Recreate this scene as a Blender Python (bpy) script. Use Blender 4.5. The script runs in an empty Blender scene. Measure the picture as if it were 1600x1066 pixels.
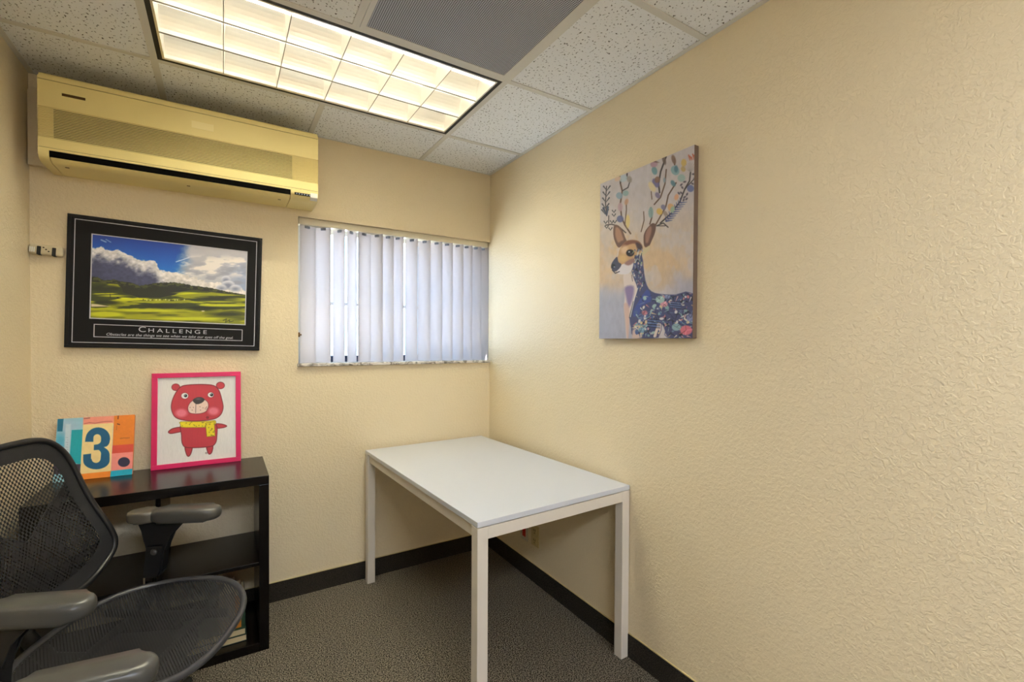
import bpy, bmesh, math, random
import numpy as np
from mathutils import Vector, Matrix
random.seed(7)
scene = bpy.context.scene
COL = scene.collection

# ------------------------------------------------------------------ camera
F_PX, PPX, PPY = 727.88, 807.73, 544.56
YAW, PITCH, ROLL = 0.5623, -0.0139, 0.0054
CAM = Vector((-1.4712, -2.6705, 1.3403))
fw = Vector((math.sin(YAW) * math.cos(PITCH), math.cos(YAW) * math.cos(PITCH), math.sin(PITCH)))
rt = Vector((math.cos(YAW), -math.sin(YAW), 0))
up = rt.cross(fw)
r2 = rt * math.cos(ROLL) + up * math.sin(ROLL)
u2 = -rt * math.sin(ROLL) + up * math.cos(ROLL)
cam_d = bpy.data.cameras.new('camera')
cam_d.sensor_fit = 'HORIZONTAL'
cam_d.sensor_width = 36
cam_d.lens = F_PX / 1600 * 36
cam_d.shift_x = (800 - PPX) / 1600
cam_d.shift_y = (PPY - 533) / 1600
cam_d.clip_start = 0.02
cam = bpy.data.objects.new('camera', cam_d)
COL.objects.link(cam)
m = Matrix((r2, u2, -fw)).transposed().to_4x4()
m.translation = CAM
cam.matrix_world = m
scene.camera = cam

# ------------------------------------------------------------------ world, light levels, exposure
SKY_STRENGTH = 6.0
SUN_STRENGTH = 58.0
TUBE_STRENGTH = 51.0
TUBE_COLOR = (1.0, 0.98, 0.79)
FILL_STRENGTH = 34.0  # added fill light behind the camera, evens out the walls
FILL_COLOR = (0.89, 1.0, 1.18)
world = bpy.data.worlds.new('overcast_sky')
scene.world = world
world.use_nodes = True
bg = world.node_tree.nodes['Background']
bg.inputs['Color'].default_value = (0.48, 0.78, 1.12, 1)
bg.inputs['Strength'].default_value = SKY_STRENGTH
sun_d = bpy.data.lights.new('sun', 'SUN')
sun_d.energy = SUN_STRENGTH
sun_d.color = (0.97, 0.98, 1.0)
sun_d.angle = math.radians(0.5)
sun = bpy.data.objects.new('sun', sun_d)
sun.rotation_euler = (math.radians(26), 0, math.radians(12))   # high, from behind the building: lights the yard, not the room
COL.objects.link(sun)
vs = scene.view_settings
vs.view_transform = 'Standard'
vs.look = 'None'
vs.gamma = 1
vs.use_curve_mapping = False
vs.exposure = 0.05

# ------------------------------------------------------------------ room numbers (metres)
H = 2.4203            # ceiling grid height
LEFT = -2.1378        # left wall plane
FRONT = -4.44         # wall behind the camera
SKEW = 0.0067         # the right wall runs in slightly towards the camera
GA, GB = 0.4746, 0.3879
WX0, WZ0, WZ1 = -1.140, 1.205, 1.990   # window opening
def wall_x(y): return SKEW * y         # y is negative in the room

# ------------------------------------------------------------------ helpers
def lin(c):
    c = np.asarray(c, float) / 255.0
    return np.where(c <= 0.04045, c / 12.92, ((c + 0.055) / 1.055) ** 2.4)
def rgba(c): return tuple(float(v) for v in lin(c)) + (1.0,)

def new_mat(name):
    mt = bpy.data.materials.new(name)
    mt.use_nodes = True
    nt = mt.node_tree
    return mt, nt, nt.nodes['Principled BSDF']

def mat(name, col, rough=0.5, metal=0.0, noise=0.0, nscale=40, bump=0.0, bscale=80, spec=0.5, emit=None, estr=0):
    mt, nt, b = new_mat(name)
    b.inputs['Base Color'].default_value = rgba(col)
    b.inputs['Roughness'].default_value = rough
    b.inputs['Metallic'].default_value = metal
    b.inputs['Specular IOR Level'].default_value = spec
    tc = None
    if noise or bump:
        tc = nt.nodes.new('ShaderNodeTexCoord')
    if noise:
        n = nt.nodes.new('ShaderNodeTexNoise')
        n.inputs['Scale'].default_value = nscale
        n.inputs['Detail'].default_value = 4
        nt.links.new(tc.outputs['Object'], n.inputs['Vector'])
        r = nt.nodes.new('ShaderNodeMapRange')
        r.inputs['From Min'].default_value = 0.3
        r.inputs['From Max'].default_value = 0.7
        r.inputs['To Min'].default_value = 1 - noise
        r.inputs['To Max'].default_value = 1 + noise
        nt.links.new(n.outputs['Fac'], r.inputs['Value'])
        mx = nt.nodes.new('ShaderNodeVectorMath')
        mx.operation = 'SCALE'
        mx.inputs[0].default_value = rgba(col)[:3]
        nt.links.new(r.outputs['Result'], mx.inputs['Scale'])
        nt.links.new(mx.outputs['Vector'], b.inputs['Base Color'])
    if bump:
        n = nt.nodes.new('ShaderNodeTexNoise')
        n.inputs['Scale'].default_value = bscale
        n.inputs['Detail'].default_value = 3
        nt.links.new(tc.outputs['Object'], n.inputs['Vector'])
        bp = nt.nodes.new('ShaderNodeBump')
        bp.inputs['Strength'].default_value = bump
        bp.inputs['Distance'].default_value = 0.004
        nt.links.new(n.outputs['Fac'], bp.inputs['Height'])
        nt.links.new(bp.outputs['Normal'], b.inputs['Normal'])
    if emit is not None:
        b.inputs['Emission Color'].default_value = tuple(emit) + (1,)
        b.inputs['Emission Strength'].default_value = estr
    return mt

def wall_mat():
    mt, nt, b = new_mat('textured_cream_paint')
    L = nt.links.new
    b.inputs['Roughness'].default_value = 0.42
    b.inputs['Specular IOR Level'].default_value = 0.45
    tc = nt.nodes.new('ShaderNodeTexCoord')
    n = nt.nodes.new('ShaderNodeTexNoise')
    n.inputs['Scale'].default_value = 82
    n.inputs['Detail'].default_value = 3.5
    n.inputs['Roughness'].default_value = 0.55
    n.inputs['Distortion'].default_value = 0.6
    L(tc.outputs['Object'], n.inputs['Vector'])
    ramp = nt.nodes.new('ShaderNodeMapRange')
    ramp.interpolation_type = 'SMOOTHSTEP'
    ramp.inputs['From Min'].default_value = 0.40
    ramp.inputs['From Max'].default_value = 0.62
    L(n.outputs['Fac'], ramp.inputs['Value'])
    bp = nt.nodes.new('ShaderNodeBump')
    bp.inputs['Strength'].default_value = 0.30
    bp.inputs['Distance'].default_value = 0.0035
    L(ramp.outputs['Result'], bp.inputs['Height'])
    L(bp.outputs['Normal'], b.inputs['Normal'])
    n2 = nt.nodes.new('ShaderNodeTexNoise')
    n2.inputs['Scale'].default_value = 1.6
    n2.inputs['Detail'].default_value = 3
    L(tc.outputs['Object'], n2.inputs['Vector'])
    mx = nt.nodes.new('ShaderNodeMix')
    mx.data_type = 'RGBA'
    mx.inputs['A'].default_value = rgba((225, 208, 174))
    mx.inputs['B'].default_value = rgba((228, 212, 180))
    L(n2.outputs['Fac'], mx.inputs['Factor'])
    L(mx.outputs['Result'], b.inputs['Base Color'])
    return mt

def speckle_mat(name, base, dark, scale, thr, soft, rough=0.9, bump=0.3, dist=0.003, stretch=(1, 1, 1), bump_scale=None):
    """base colour with scattered dark specks (ceiling board, carpet)"""
    mt, nt, b = new_mat(name)
    L = nt.links.new
    b.inputs['Roughness'].default_value = rough
    b.inputs['Specular IOR Level'].default_value = 0.2
    tc = nt.nodes.new('ShaderNodeTexCoord')
    mp = nt.nodes.new('ShaderNodeMapping')
    mp.inputs['Scale'].default_value = stretch
    L(tc.outputs['Object'], mp.inputs['Vector'])
    n = nt.nodes.new('ShaderNodeTexNoise')
    n.inputs['Scale'].default_value = scale
    n.inputs['Detail'].default_value = 2.5
    L(mp.outputs['Vector'], n.inputs['Vector'])
    r = nt.nodes.new('ShaderNodeMapRange')
    r.inputs['From Min'].default_value = thr
    r.inputs['From Max'].default_value = thr + soft
    L(n.outputs['Fac'], r.inputs['Value'])
    mx = nt.nodes.new('ShaderNodeMix')
    mx.data_type = 'RGBA'
    mx.inputs['A'].default_value = rgba(dark)
    mx.inputs['B'].default_value = rgba(base)
    L(r.outputs['Result'], mx.inputs['Factor'])
    L(mx.outputs['Result'], b.inputs['Base Color'])
    bp = nt.nodes.new('ShaderNodeBump')
    bp.inputs['Strength'].default_value = bump
    bp.inputs['Distance'].default_value = dist
    L(r.outputs['Result'], bp.inputs['Height'])
    L(bp.outputs['Normal'], b.inputs['Normal'])
    return mt

def perforated_mat():
    mt, nt, b = new_mat('perforated_grey_metal')
    L = nt.links.new
    b.inputs['Roughness'].default_value = 0.5
    tc = nt.nodes.new('ShaderNodeTexCoord')
    mp = nt.nodes.new('ShaderNodeMapping')
    mp.inputs['Scale'].default_value = (150, 150, 0)
    L(tc.outputs['Object'], mp.inputs['Vector'])
    v = nt.nodes.new('ShaderNodeTexVoronoi')
    v.voronoi_dimensions = '2D'
    v.inputs['Scale'].default_value = 1
    v.inputs['Randomness'].default_value = 0.0
    L(mp.outputs['Vector'], v.inputs['Vector'])
    r = nt.nodes.new('ShaderNodeMapRange')
    r.inputs['From Min'].default_value = 0.34
    r.inputs['From Max'].default_value = 0.40
    L(v.outputs['Distance'], r.inputs['Value'])
    mx = nt.nodes.new('ShaderNodeMix')
    mx.data_type = 'RGBA'
    mx.inputs['A'].default_value = rgba((34, 35, 40))
    mx.inputs['B'].default_value = rgba((186, 190, 204))
    L(r.outputs['Result'], mx.inputs['Factor'])
    L(mx.outputs['Result'], b.inputs['Base Color'])
    return mt

def mesh_fabric_mat(name, col, axes, pitch, hole):
    """woven see-through fabric: opaque thread with regular open holes"""
    mt, nt, b = new_mat(name)
    L = nt.links.new
    b.inputs['Base Color'].default_value = rgba(col)
    b.inputs['Roughness'].default_value = 0.6
    tc = nt.nodes.new('ShaderNodeTexCoord')
    sp = nt.nodes.new('ShaderNodeSeparateXYZ')
    L(tc.outputs['Object'], sp.inputs['Vector'])
    outs = []
    for a, k in zip(axes, (1.0, 0.8)):
        mul = nt.nodes.new('ShaderNodeMath')
        mul.operation = 'MULTIPLY'
        mul.inputs[1].default_value = math.pi / pitch * k
        L(sp.outputs[a], mul.inputs[0])
        s = nt.nodes.new('ShaderNodeMath')
        s.operation = 'SINE'
        L(mul.outputs[0], s.inputs[0])
        outs.append(s)
    pr = nt.nodes.new('ShaderNodeMath')
    pr.operation = 'MULTIPLY'
    L(outs[0].outputs[0], pr.inputs[0])
    L(outs[1].outputs[0], pr.inputs[1])
    gt = nt.nodes.new('ShaderNodeMath')
    gt.operation = 'GREATER_THAN'
    gt.inputs[1].default_value = hole
    L(pr.outputs[0], gt.inputs[0])
    tr = nt.nodes.new('ShaderNodeBsdfTransparent')
    ms = nt.nodes.new('ShaderNodeMixShader')
    L(gt.outputs[0], ms.inputs['Fac'])
    L(b.outputs[0], ms.inputs[1])
    L(tr.outputs[0], ms.inputs[2])
    L(ms.outputs[0], nt.nodes['Material Output'].inputs['Surface'])
    return mt

def vane_mat():
    mt, nt, b = new_mat('white_vane_fabric')
    L = nt.links.new
    b.inputs['Base Color'].default_value = rgba((226, 219, 222))
    b.inputs['Roughness'].default_value = 0.6
    tl = nt.nodes.new('ShaderNodeBsdfTranslucent')
    tl.inputs['Color'].default_value = rgba((222, 214, 214))
    ms = nt.nodes.new('ShaderNodeMixShader')
    ms.inputs['Fac'].default_value = 0.11
    L(b.outputs[0], ms.inputs[1])
    L(tl.outputs[0], ms.inputs[2])
    L(ms.outputs[0], nt.nodes['Material Output'].inputs['Surface'])
    return mt

def pane_mat():
    mt, nt, b = new_mat('window_pane_glass')
    L = nt.links.new
    tr = nt.nodes.new('ShaderNodeBsdfTransparent')
    tr.inputs['Color'].default_value = (0.93, 0.95, 0.96, 1)
    gl = nt.nodes.new('ShaderNodeBsdfGlossy')
    gl.inputs['Roughness'].default_value = 0.02
    ms = nt.nodes.new('ShaderNodeMixShader')
    ms.inputs['Fac'].default_value = 0.06
    L(tr.outputs[0], ms.inputs[1])
    L(gl.outputs[0], ms.inputs[2])
    L(ms.outputs[0], nt.nodes['Material Output'].inputs['Surface'])
    return mt

def print_mat(name, rough=0.5):
    mt, nt, b = new_mat(name)
    a = nt.nodes.new('ShaderNodeVertexColor')
    a.layer_name = 'Col'
    nt.links.new(a.outputs['Color'], b.inputs['Base Color'])
    b.inputs['Roughness'].default_value = rough
    return mt

def marble_mat():
    mt, nt, b = new_mat('grey_veined_marble')
    L = nt.links.new
    b.inputs['Roughness'].default_value = 0.25
    tc = nt.nodes.new('ShaderNodeTexCoord')
    n = nt.nodes.new('ShaderNodeTexNoise')
    n.inputs['Scale'].default_value = 22
    n.inputs['Detail'].default_value = 6
    n.inputs['Distortion'].default_value = 1.5
    L(tc.outputs['Object'], n.inputs['Vector'])
    r = nt.nodes.new('ShaderNodeValToRGB')
    r.color_ramp.elements[0].position = 0.38
    r.color_ramp.elements[0].color = rgba((120, 114, 108))
    r.color_ramp.elements[1].position = 0.55
    r.color_ramp.elements[1].color = rgba((216, 210, 203))
    L(n.outputs['Fac'], r.inputs['Fac'])
    L(r.outputs['Color'], b.inputs['Base Color'])
    return mt

M = dict(
    wall=wall_mat(),
    carpet=speckle_mat('dark_loop_carpet', (156, 145, 126), (26, 22, 18), 210, 0.42, 0.16, bump=0.8, dist=0.004),
    base=speckle_mat('carpet_baseboard', (64, 58, 50), (18, 16, 13), 300, 0.36, 0.30, bump=0.5, dist=0.002),
    tile=speckle_mat('fissured_ceiling_board', (238, 240, 243), (84, 80, 76), 125, 0.335, 0.05, bump=0.5, dist=0.002, stretch=(1, 0.75, 1)),
    grid=mat('grid_white_metal', (214, 212, 206), 0.45),
    black=mat('matte_black', (12, 12, 12), 0.6),
    white=mat('white_paint', (235, 235, 233), 0.45),
    pan=mat('white_enamel_reflector', (240, 238, 232), 0.4),
    alu=mat('brushed_aluminium', (214, 210, 204), 0.32, metal=0.9),
    louver=mat('semi_specular_louver', (236, 232, 226), 0.29, metal=0.95),
    tube=mat('fluorescent_tube', (255, 250, 240), 0.4, emit=TUBE_COLOR, estr=TUBE_STRENGTH),
    lens=mat('fill_light_lens', (250, 250, 245), 0.4, emit=FILL_COLOR, estr=FILL_STRENGTH),  # glowing face of the added fill light
    edge=mat('louver_edge_grey', (128, 122, 114), 0.6),
    perf=perforated_mat(),
    acbody=mat('aged_cream_plastic', (232, 213, 146), 0.42, noise=0.03, nscale=3),
    acdark=mat('dark_slot', (10, 9, 8), 0.9, spec=0.05),
    acslot=mat('shaded_grille_interior', (96, 86, 60), 0.7),
    bronze=mat('bronze_badge', (96, 70, 34), 0.35, metal=0.6),
    tape=mat('clear_tape', (226, 222, 216), 0.2),
    tabletop=mat('white_laminate', (202, 205, 213), 0.28),
    tableleg=mat('white_lacquered_metal', (216, 208, 196), 0.4),
    kallax=mat('black_brown_laminate', (13, 9, 8), 0.24, noise=0.12, nscale=18, spec=0.3),
    chairblk=mat('black_plastic', (20, 20, 22), 0.42),
    pad=mat('dark_grey_arm_pad', (74, 73, 70), 0.33),
    padrim=mat('arm_pad_rear', (92, 87, 78), 0.36),
    rim=mat('grey_seat_rim', (62, 62, 66), 0.35),
    chrome=mat('chrome', (200, 200, 200), 0.15, metal=1.0),
    fabric=mat('black_border_fabric', (20, 20, 24), 0.75, bump=0.4, bscale=600),
    backmesh=mesh_fabric_mat('black_back_mesh', (20, 20, 22), ('Y', 'Z'), 0.0065, 0.02),
    lumbar=mesh_fabric_mat('black_lumbar_mesh', (20, 20, 24), ('Y', 'Z'), 0.0052, 0.45),
    seatmesh=mesh_fabric_mat('black_seat_mesh', (16, 16, 21), ('X', 'Y'), 0.0045, 0.62),
    vane=vane_mat(),
    pane=pane_mat(),
    frame_al=mat('window_frame_white', (210, 212, 214), 0.4),
    navy=mat('dark_blue_window_rail', (40, 52, 78), 0.5),
    rail=mat('cream_headrail', (212, 202, 178), 0.5),
    clip=mat('grey_clip', (130, 134, 146), 0.4),
    marble=marble_mat(),
    blackframe=mat('satin_black_frame', (14, 13, 14), 0.5, spec=0.25),
    mat_board=mat('black_mat_board', (20, 19, 21), 0.6, spec=0.2),
    silver=mat('pale_print_line', (190, 190, 200), 0.5),
    pink=mat('magenta_frame', (206, 16, 92), 0.4),
    paper=mat('white_paper', (232, 230, 228), 0.6),
    prnt=print_mat('printed_colours', 0.45),
    canvas_side=mat('canvas_edge', (112, 92, 78), 0.7),
    orange_side=mat('canvas_side_orange', (214, 128, 70), 0.7),
    cream_pl=mat('cream_device_plastic', (206, 192, 160), 0.4),
    plate=mat('white_plate', (206, 196, 176), 0.4),
    plate2=mat('painted_over_plate', (204, 184, 132), 0.45),
    red=mat('red_plastic', (196, 40, 26), 0.4),
    bookgrey=mat('grey_book_cover', (168, 150, 132), 0.6),
    bookorange=mat('orange_book_cover', (206, 134, 46), 0.6),
    bookgreen=mat('green_book_cover', (40, 70, 48), 0.6),
    bookteal=mat('dark_teal_book_cover', (28, 46, 46), 0.6),
    pages=mat('book_pages', (222, 204, 160), 0.8),
    doorw=mat('door_wood', (150, 104, 66), 0.45, noise=0.15, nscale=6),
    ground=mat('pale_concrete', (200, 198, 192), 0.9, noise=0.08, nscale=2),
)

def link(o, parent=None):
    COL.objects.link(o)
    if parent is not None:
        o.parent = parent
    return o

def make(name, bm, material, parent=None, smooth=False):
    me = bpy.data.meshes.new(name)
    bmesh.ops.recalc_face_normals(bm, faces=bm.faces)
    bm.to_mesh(me)
    bm.free()
    if smooth:
        for p in me.polygons:
            p.use_smooth = True
    if material is not None:
        me.materials.append(M[material] if isinstance(material, str) else material)
    return link(bpy.data.objects.new(name, me), parent)

def tag(o, label=None, cat=None, group=None, kind=None):
    if label: o['label'] = label
    if cat: o['category'] = cat
    if group: o['group'] = group
    if kind: o['kind'] = kind
    return o

def empty(name, loc=(0, 0, 0), rz=0.0, parent=None):
    o = bpy.data.objects.new(name, None)
    o.empty_display_size = 0.05
    o.location = loc
    o.rotation_euler = (0, 0, rz)
    return link(o, parent)

def copy_tree(o, parent=None):
    c = o.copy()
    COL.objects.link(c)
    c.parent = parent
    for ch in list(o.children):
        copy_tree(ch, c)
    return c

def box(bm, x0, x1, y0, y1, z0, z1, bev=0.0, seg=2):
    vs_ = [bm.verts.new((x, y, z)) for x in (x0, x1) for y in (y0, y1) for z in (z0, z1)]
    q = [(0, 1, 3, 2), (4, 6, 7, 5), (0, 4, 5, 1), (2, 3, 7, 6), (0, 2, 6, 4), (1, 5, 7, 3)]
    fs = [bm.faces.new([vs_[i] for i in f]) for f in q]
    if bev:
        es = list({e for f in fs for e in f.edges})
        bmesh.ops.bevel(bm, geom=es, offset=bev, segments=seg, affect='EDGES', profile=0.5)
    return bm

def B(*a, **k): return box(bmesh.new(), *a, **k)

def prism(bm, pts, lo, hi, axis):
    """extrude a polygon along an axis; pts are given in the two other axes in order"""
    def put(p, t):
        return {'x': (t, p[0], p[1]), 'y': (p[0], t, p[1]), 'z': (p[0], p[1], t)}[axis]
    a = [bm.verts.new(put(p, lo)) for p in pts]
    b = [bm.verts.new(put(p, hi)) for p in pts]
    n = len(pts)
    bm.faces.new(a)
    bm.faces.new(b[::-1])
    for i in range(n):
        bm.faces.new((a[i], a[(i + 1) % n], b[(i + 1) % n], b[i]))
    return bm

def cyl(bm, p0, p1, r0, r1=None, n=16, caps=True):
    p0, p1 = Vector(p0), Vector(p1)
    r1 = r0 if r1 is None else r1
    d = (p1 - p0).normalized()
    s = d.orthogonal().normalized()
    t = d.cross(s)
    A = [bm.verts.new(p0 + (s * math.cos(2 * math.pi * i / n) + t * math.sin(2 * math.pi * i / n)) * r0) for i in range(n)]
    Bv = [bm.verts.new(p1 + (s * math.cos(2 * math.pi * i / n) + t * math.sin(2 * math.pi * i / n)) * r1) for i in range(n)]
    for i in range(n):
        bm.faces.new((A[i], A[(i + 1) % n], Bv[(i + 1) % n], Bv[i]))
    if caps:
        bm.faces.new(A[::-1])
        bm.faces.new(Bv)
    return bm

def tube(bm, pts, r, n=8, closed=False):
    P = [Vector(p) for p in pts]
    N = len(P)
    rings = []
    prev = None
    for i in range(N):
        if closed:
            d = (P[(i + 1) % N] - P[i - 1]).normalized()
        else:
            d = (P[min(i + 1, N - 1)] - P[max(i - 1, 0)]).normalized()
        s = d.orthogonal().normalized() if prev is None else (prev - d * prev.dot(d)).normalized()
        prev = s
        t = d.cross(s)
        rr = r(i / max(1, N - 1)) if callable(r) else r
        rings.append([bm.verts.new(P[i] + (s * math.cos(2 * math.pi * k / n) + t * math.sin(2 * math.pi * k / n)) * rr) for k in range(n)])
    rng = range(N) if closed else range(N - 1)
    for i in rng:
        a, b = rings[i], rings[(i + 1) % N]
        off = 0
        if closed and i == N - 1:
            off = min(range(n), key=lambda k: (a[0].co - b[k].co).length)
        for k in range(n):
            bm.faces.new((a[k], a[(k + 1) % n], b[(k + 1 + off) % n], b[(k + off) % n]))
    if not closed:
        bm.faces.new(rings[0][::-1])
        bm.faces.new(rings[-1])
    return bm

def smooth_closed(pts, per=6):
    """Catmull-Rom through a closed list of 2-D points"""
    out = []
    n = len(pts)
    for i in range(n):
        p0, p1, p2, p3 = (np.array(pts[(i + k - 1) % n], float) for k in range(4))
        for j in range(per):
            t = j / per
            out.append(0.5 * ((2 * p1) + (-p0 + p2) * t + (2 * p0 - 5 * p1 + 4 * p2 - p3) * t * t + (-p0 + 3 * p1 - 3 * p2 + p3) * t ** 3))
    return out

def text_mesh(name, body, size, material, parent, loc, rot=(math.pi / 2, 0, 0), width=None, shear=0.0, spacing=1.0, extrude=0.0004, offset=0.0):
    cu = bpy.data.curves.new(name, 'FONT')
    cu.body = body
    cu.size = size
    cu.shear = shear
    cu.space_character = spacing
    cu.extrude = extrude
    cu.offset = offset
    cu.align_x = 'CENTER'
    tmp = bpy.data.objects.new(name + '_curve', cu)
    COL.objects.link(tmp)
    dg = bpy.context.evaluated_depsgraph_get()
    me = bpy.data.meshes.new_from_object(tmp.evaluated_get(dg))
    bpy.data.objects.remove(tmp)
    bpy.data.curves.remove(cu)
    me.materials.clear()
    me.materials.append(M[material])
    if width:
        xs = [v.co.x for v in me.vertices]
        k = width / max(1e-6, max(xs) - min(xs))
        c = (max(xs) + min(xs)) / 2
        for v in me.vertices:
            v.co.x = (v.co.x - c) * k
    o = bpy.data.objects.new(name, me)
    o.location = loc
    o.rotation_euler = rot
    return link(o, parent)

# ------------------------------------------------------------------ painted prints (colour per vertex on a fine grid)
def homography(src, dst):
    A = []
    for (x, y), (u, v) in zip(src, dst):
        A.append([x, y, 1, 0, 0, 0, -u * x, -u * y, -u])
        A.append([0, 0, 0, x, y, 1, -v * x, -v * y, -v])
    _, _, vt = np.linalg.svd(np.array(A, float))
    return vt[-1].reshape(3, 3)

class Paint:
    """canvas whose vertices carry the coordinates of a sketch: quad = TL, TR, BR, BL corners in sketch units"""
    def __init__(s, quad, nx, ny, base):
        s.nx, s.ny = nx, ny
        u, v = np.meshgrid(np.linspace(0, 1, nx), np.linspace(0, 1, ny))
        Hm = homography([(0, 1), (1, 1), (1, 0), (0, 0)], quad)
        w = Hm[2, 0] * u + Hm[2, 1] * v + Hm[2, 2]
        s.X = (Hm[0, 0] * u + Hm[0, 1] * v + Hm[0, 2]) / w
        s.Y = (Hm[1, 0] * u + Hm[1, 1] * v + Hm[1, 2]) / w
        s.u, s.v = u, v
        s.C = np.tile(np.array(base, float), (ny, nx, 1))
        s.soft = abs(s.X[0, 1] - s.X[0, 0]) * 0.9
    def blend(s, a, col):
        col = np.asarray(col, float)
        s.C = s.C * (1 - a[..., None]) + col * a[..., None]
    def cov(s, d): return np.clip(0.5 - d / (2 * s.soft), 0, 1)
    def ell_d(s, cx, cy, rx, ry, ang=0):
        c, sn = math.cos(math.radians(ang)), math.sin(math.radians(ang))
        dx, dy = s.X - cx, s.Y - cy
        x, y = dx * c + dy * sn, -dx * sn + dy * c
        return (np.sqrt((x / rx) ** 2 + (y / ry) ** 2) - 1) * min(rx, ry)
    def ell(s, cx, cy, rx, ry, col, ang=0, a=1.0, soft=None):
        d = s.ell_d(cx, cy, rx, ry, ang)
        k = s.cov(d) if soft is None else np.clip(0.5 - d / soft, 0, 1)
        s.blend(k * a, col)
    def poly_d(s, pts):
        d = np.full(s.X.shape, 1e9)
        inside = np.zeros(s.X.shape, bool)
        n = len(pts)
        for i in range(n):
            (x0, y0), (x1, y1) = pts[i], pts[(i + 1) % n]
            ex, ey = x1 - x0, y1 - y0
            t = np.clip(((s.X - x0) * ex + (s.Y - y0) * ey) / (ex * ex + ey * ey + 1e-9), 0, 1)
            d = np.minimum(d, np.hypot(s.X - x0 - t * ex, s.Y - y0 - t * ey))
            if y0 != y1:
                c = ((y0 <= s.Y) & (s.Y < y1)) | ((y1 <= s.Y) & (s.Y < y0))
                inside ^= c & (s.X < (s.Y - y0) / (y1 - y0) * ex + x0)
        return np.where(inside, -d, d)
    def poly(s, pts, col, smooth=0, a=1.0, soft=None, outline=None, ow=3):
        if smooth: pts = [tuple(p) for p in smooth_closed(pts, smooth)]
        d = s.poly_d(pts)
        k = s.cov(d) if soft is None else np.clip(0.5 - d / soft, 0, 1)
        s.blend(k * a, col)
        if outline is not None: s.blend(s.cov(np.abs(d + ow * 0.5) - ow), outline)
        return d
    def line(s, pts, w, col, a=1.0, sy=1.0, w1=None):
        n = len(pts) - 1
        best = np.full(s.X.shape, 1e9)
        for i in range(n):
            (x0, y0), (x1, y1) = pts[i], pts[i + 1]
            m_ = max(w, w1 or w) * 2 + 8
            ex, ey = x1 - x0, (y1 - y0) * sy
            t = np.clip(((s.X - x0) * ex + (s.Y - y0) * sy * ey) / (ex * ex + ey * ey + 1e-9), 0, 1)
            ww = w if w1 is None else w + (w1 - w) * (i + t) / n
            best = np.minimum(best, np.hypot(s.X - x0 - t * ex, (s.Y - y0) * sy - t * ey) - ww / 2)
        s.blend(s.cov(best) * a, col)
    def rect(s, x0, y0, x1, y1, col): s.poly([(x0, y0), (x1, y0), (x1, y1), (x0, y1)], col)
    def build(s, name, w, h, parent, y=0.0, z0=0.0, x0=None):
        x0 = -w / 2 if x0 is None else x0
        nx, ny = s.nx, s.ny
        co = np.zeros((ny * nx, 3), np.float32)
        co[:, 0] = (x0 + s.u * w).ravel()
        co[:, 1] = y
        co[:, 2] = (z0 + s.v * h).ravel()
        i = np.arange((ny - 1) * (nx - 1))
        r, c = i // (nx - 1), i % (nx - 1)
        a = r * nx + c
        faces = np.stack([a, a + 1, a + 1 + nx, a + nx], 1)
        me = bpy.data.meshes.new(name)
        me.vertices.add(len(co))
        me.vertices.foreach_set('co', co.ravel())
        me.loops.add(faces.size)
        me.loops.foreach_set('vertex_index', faces.ravel().astype(np.int32))
        me.polygons.add(len(faces))
        me.polygons.foreach_set('loop_start', (np.arange(len(faces)) * 4).astype(np.int32))
        me.update(calc_edges=True)
        at = me.color_attributes.new('Col', 'FLOAT_COLOR', 'POINT')
        rgb = lin(np.clip(s.C, 0, 255)).reshape(-1, 3)
        at.data.foreach_set('color', np.concatenate([rgb, np.ones((len(rgb), 1))], 1).astype(np.float32).ravel())
        me.materials.append(M['prnt'])
        return link(bpy.data.objects.new(name, me), parent)

def vnoise(x, y, seed=0):
    xi, yi = np.floor(x).astype(np.int64), np.floor(y).astype(np.int64)
    xf, yf = x - xi, y - yi
    def h(a, b):
        n = (a * 374761393 + b * 668265263 + seed * 974711) & 0x7fffffff
        n = ((n ^ (n >> 13)) * 1274126177) & 0x7fffffff
        return ((n ^ (n >> 16)) & 0xffff) / 65535.0
    u, v = xf * xf * (3 - 2 * xf), yf * yf * (3 - 2 * yf)
    return (h(xi, yi) * (1 - u) + h(xi + 1, yi) * u) * (1 - v) + (h(xi, yi + 1) * (1 - u) + h(xi + 1, yi + 1) * u) * v
def fbm(x, y, seed=0, oct=5):
    t, a, s = 0, 0.5, 0
    for o in range(oct):
        t = t + a * vnoise(x * 2 ** o, y * 2 ** o, seed + o)
        s += a
        a *= 0.5
    return t / s
def sstep(a, b, x):
    t = np.clip((x - a) / (b - a), 0, 1)
    return t * t * (3 - 2 * t)

# ================================================================== STRUCTURE
def struct(name, bm, material, label, cat, smooth=False):
    return tag(make(name, bm, material, None, smooth), label, cat, kind='structure')

RX1 = 0.30
struct('floor', B(LEFT - 0.12, RX1, FRONT - 0.12, 0.26, -0.08, 0.0), 'carpet', 'dark grey brown loop pile carpet floor', 'floor')
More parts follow.
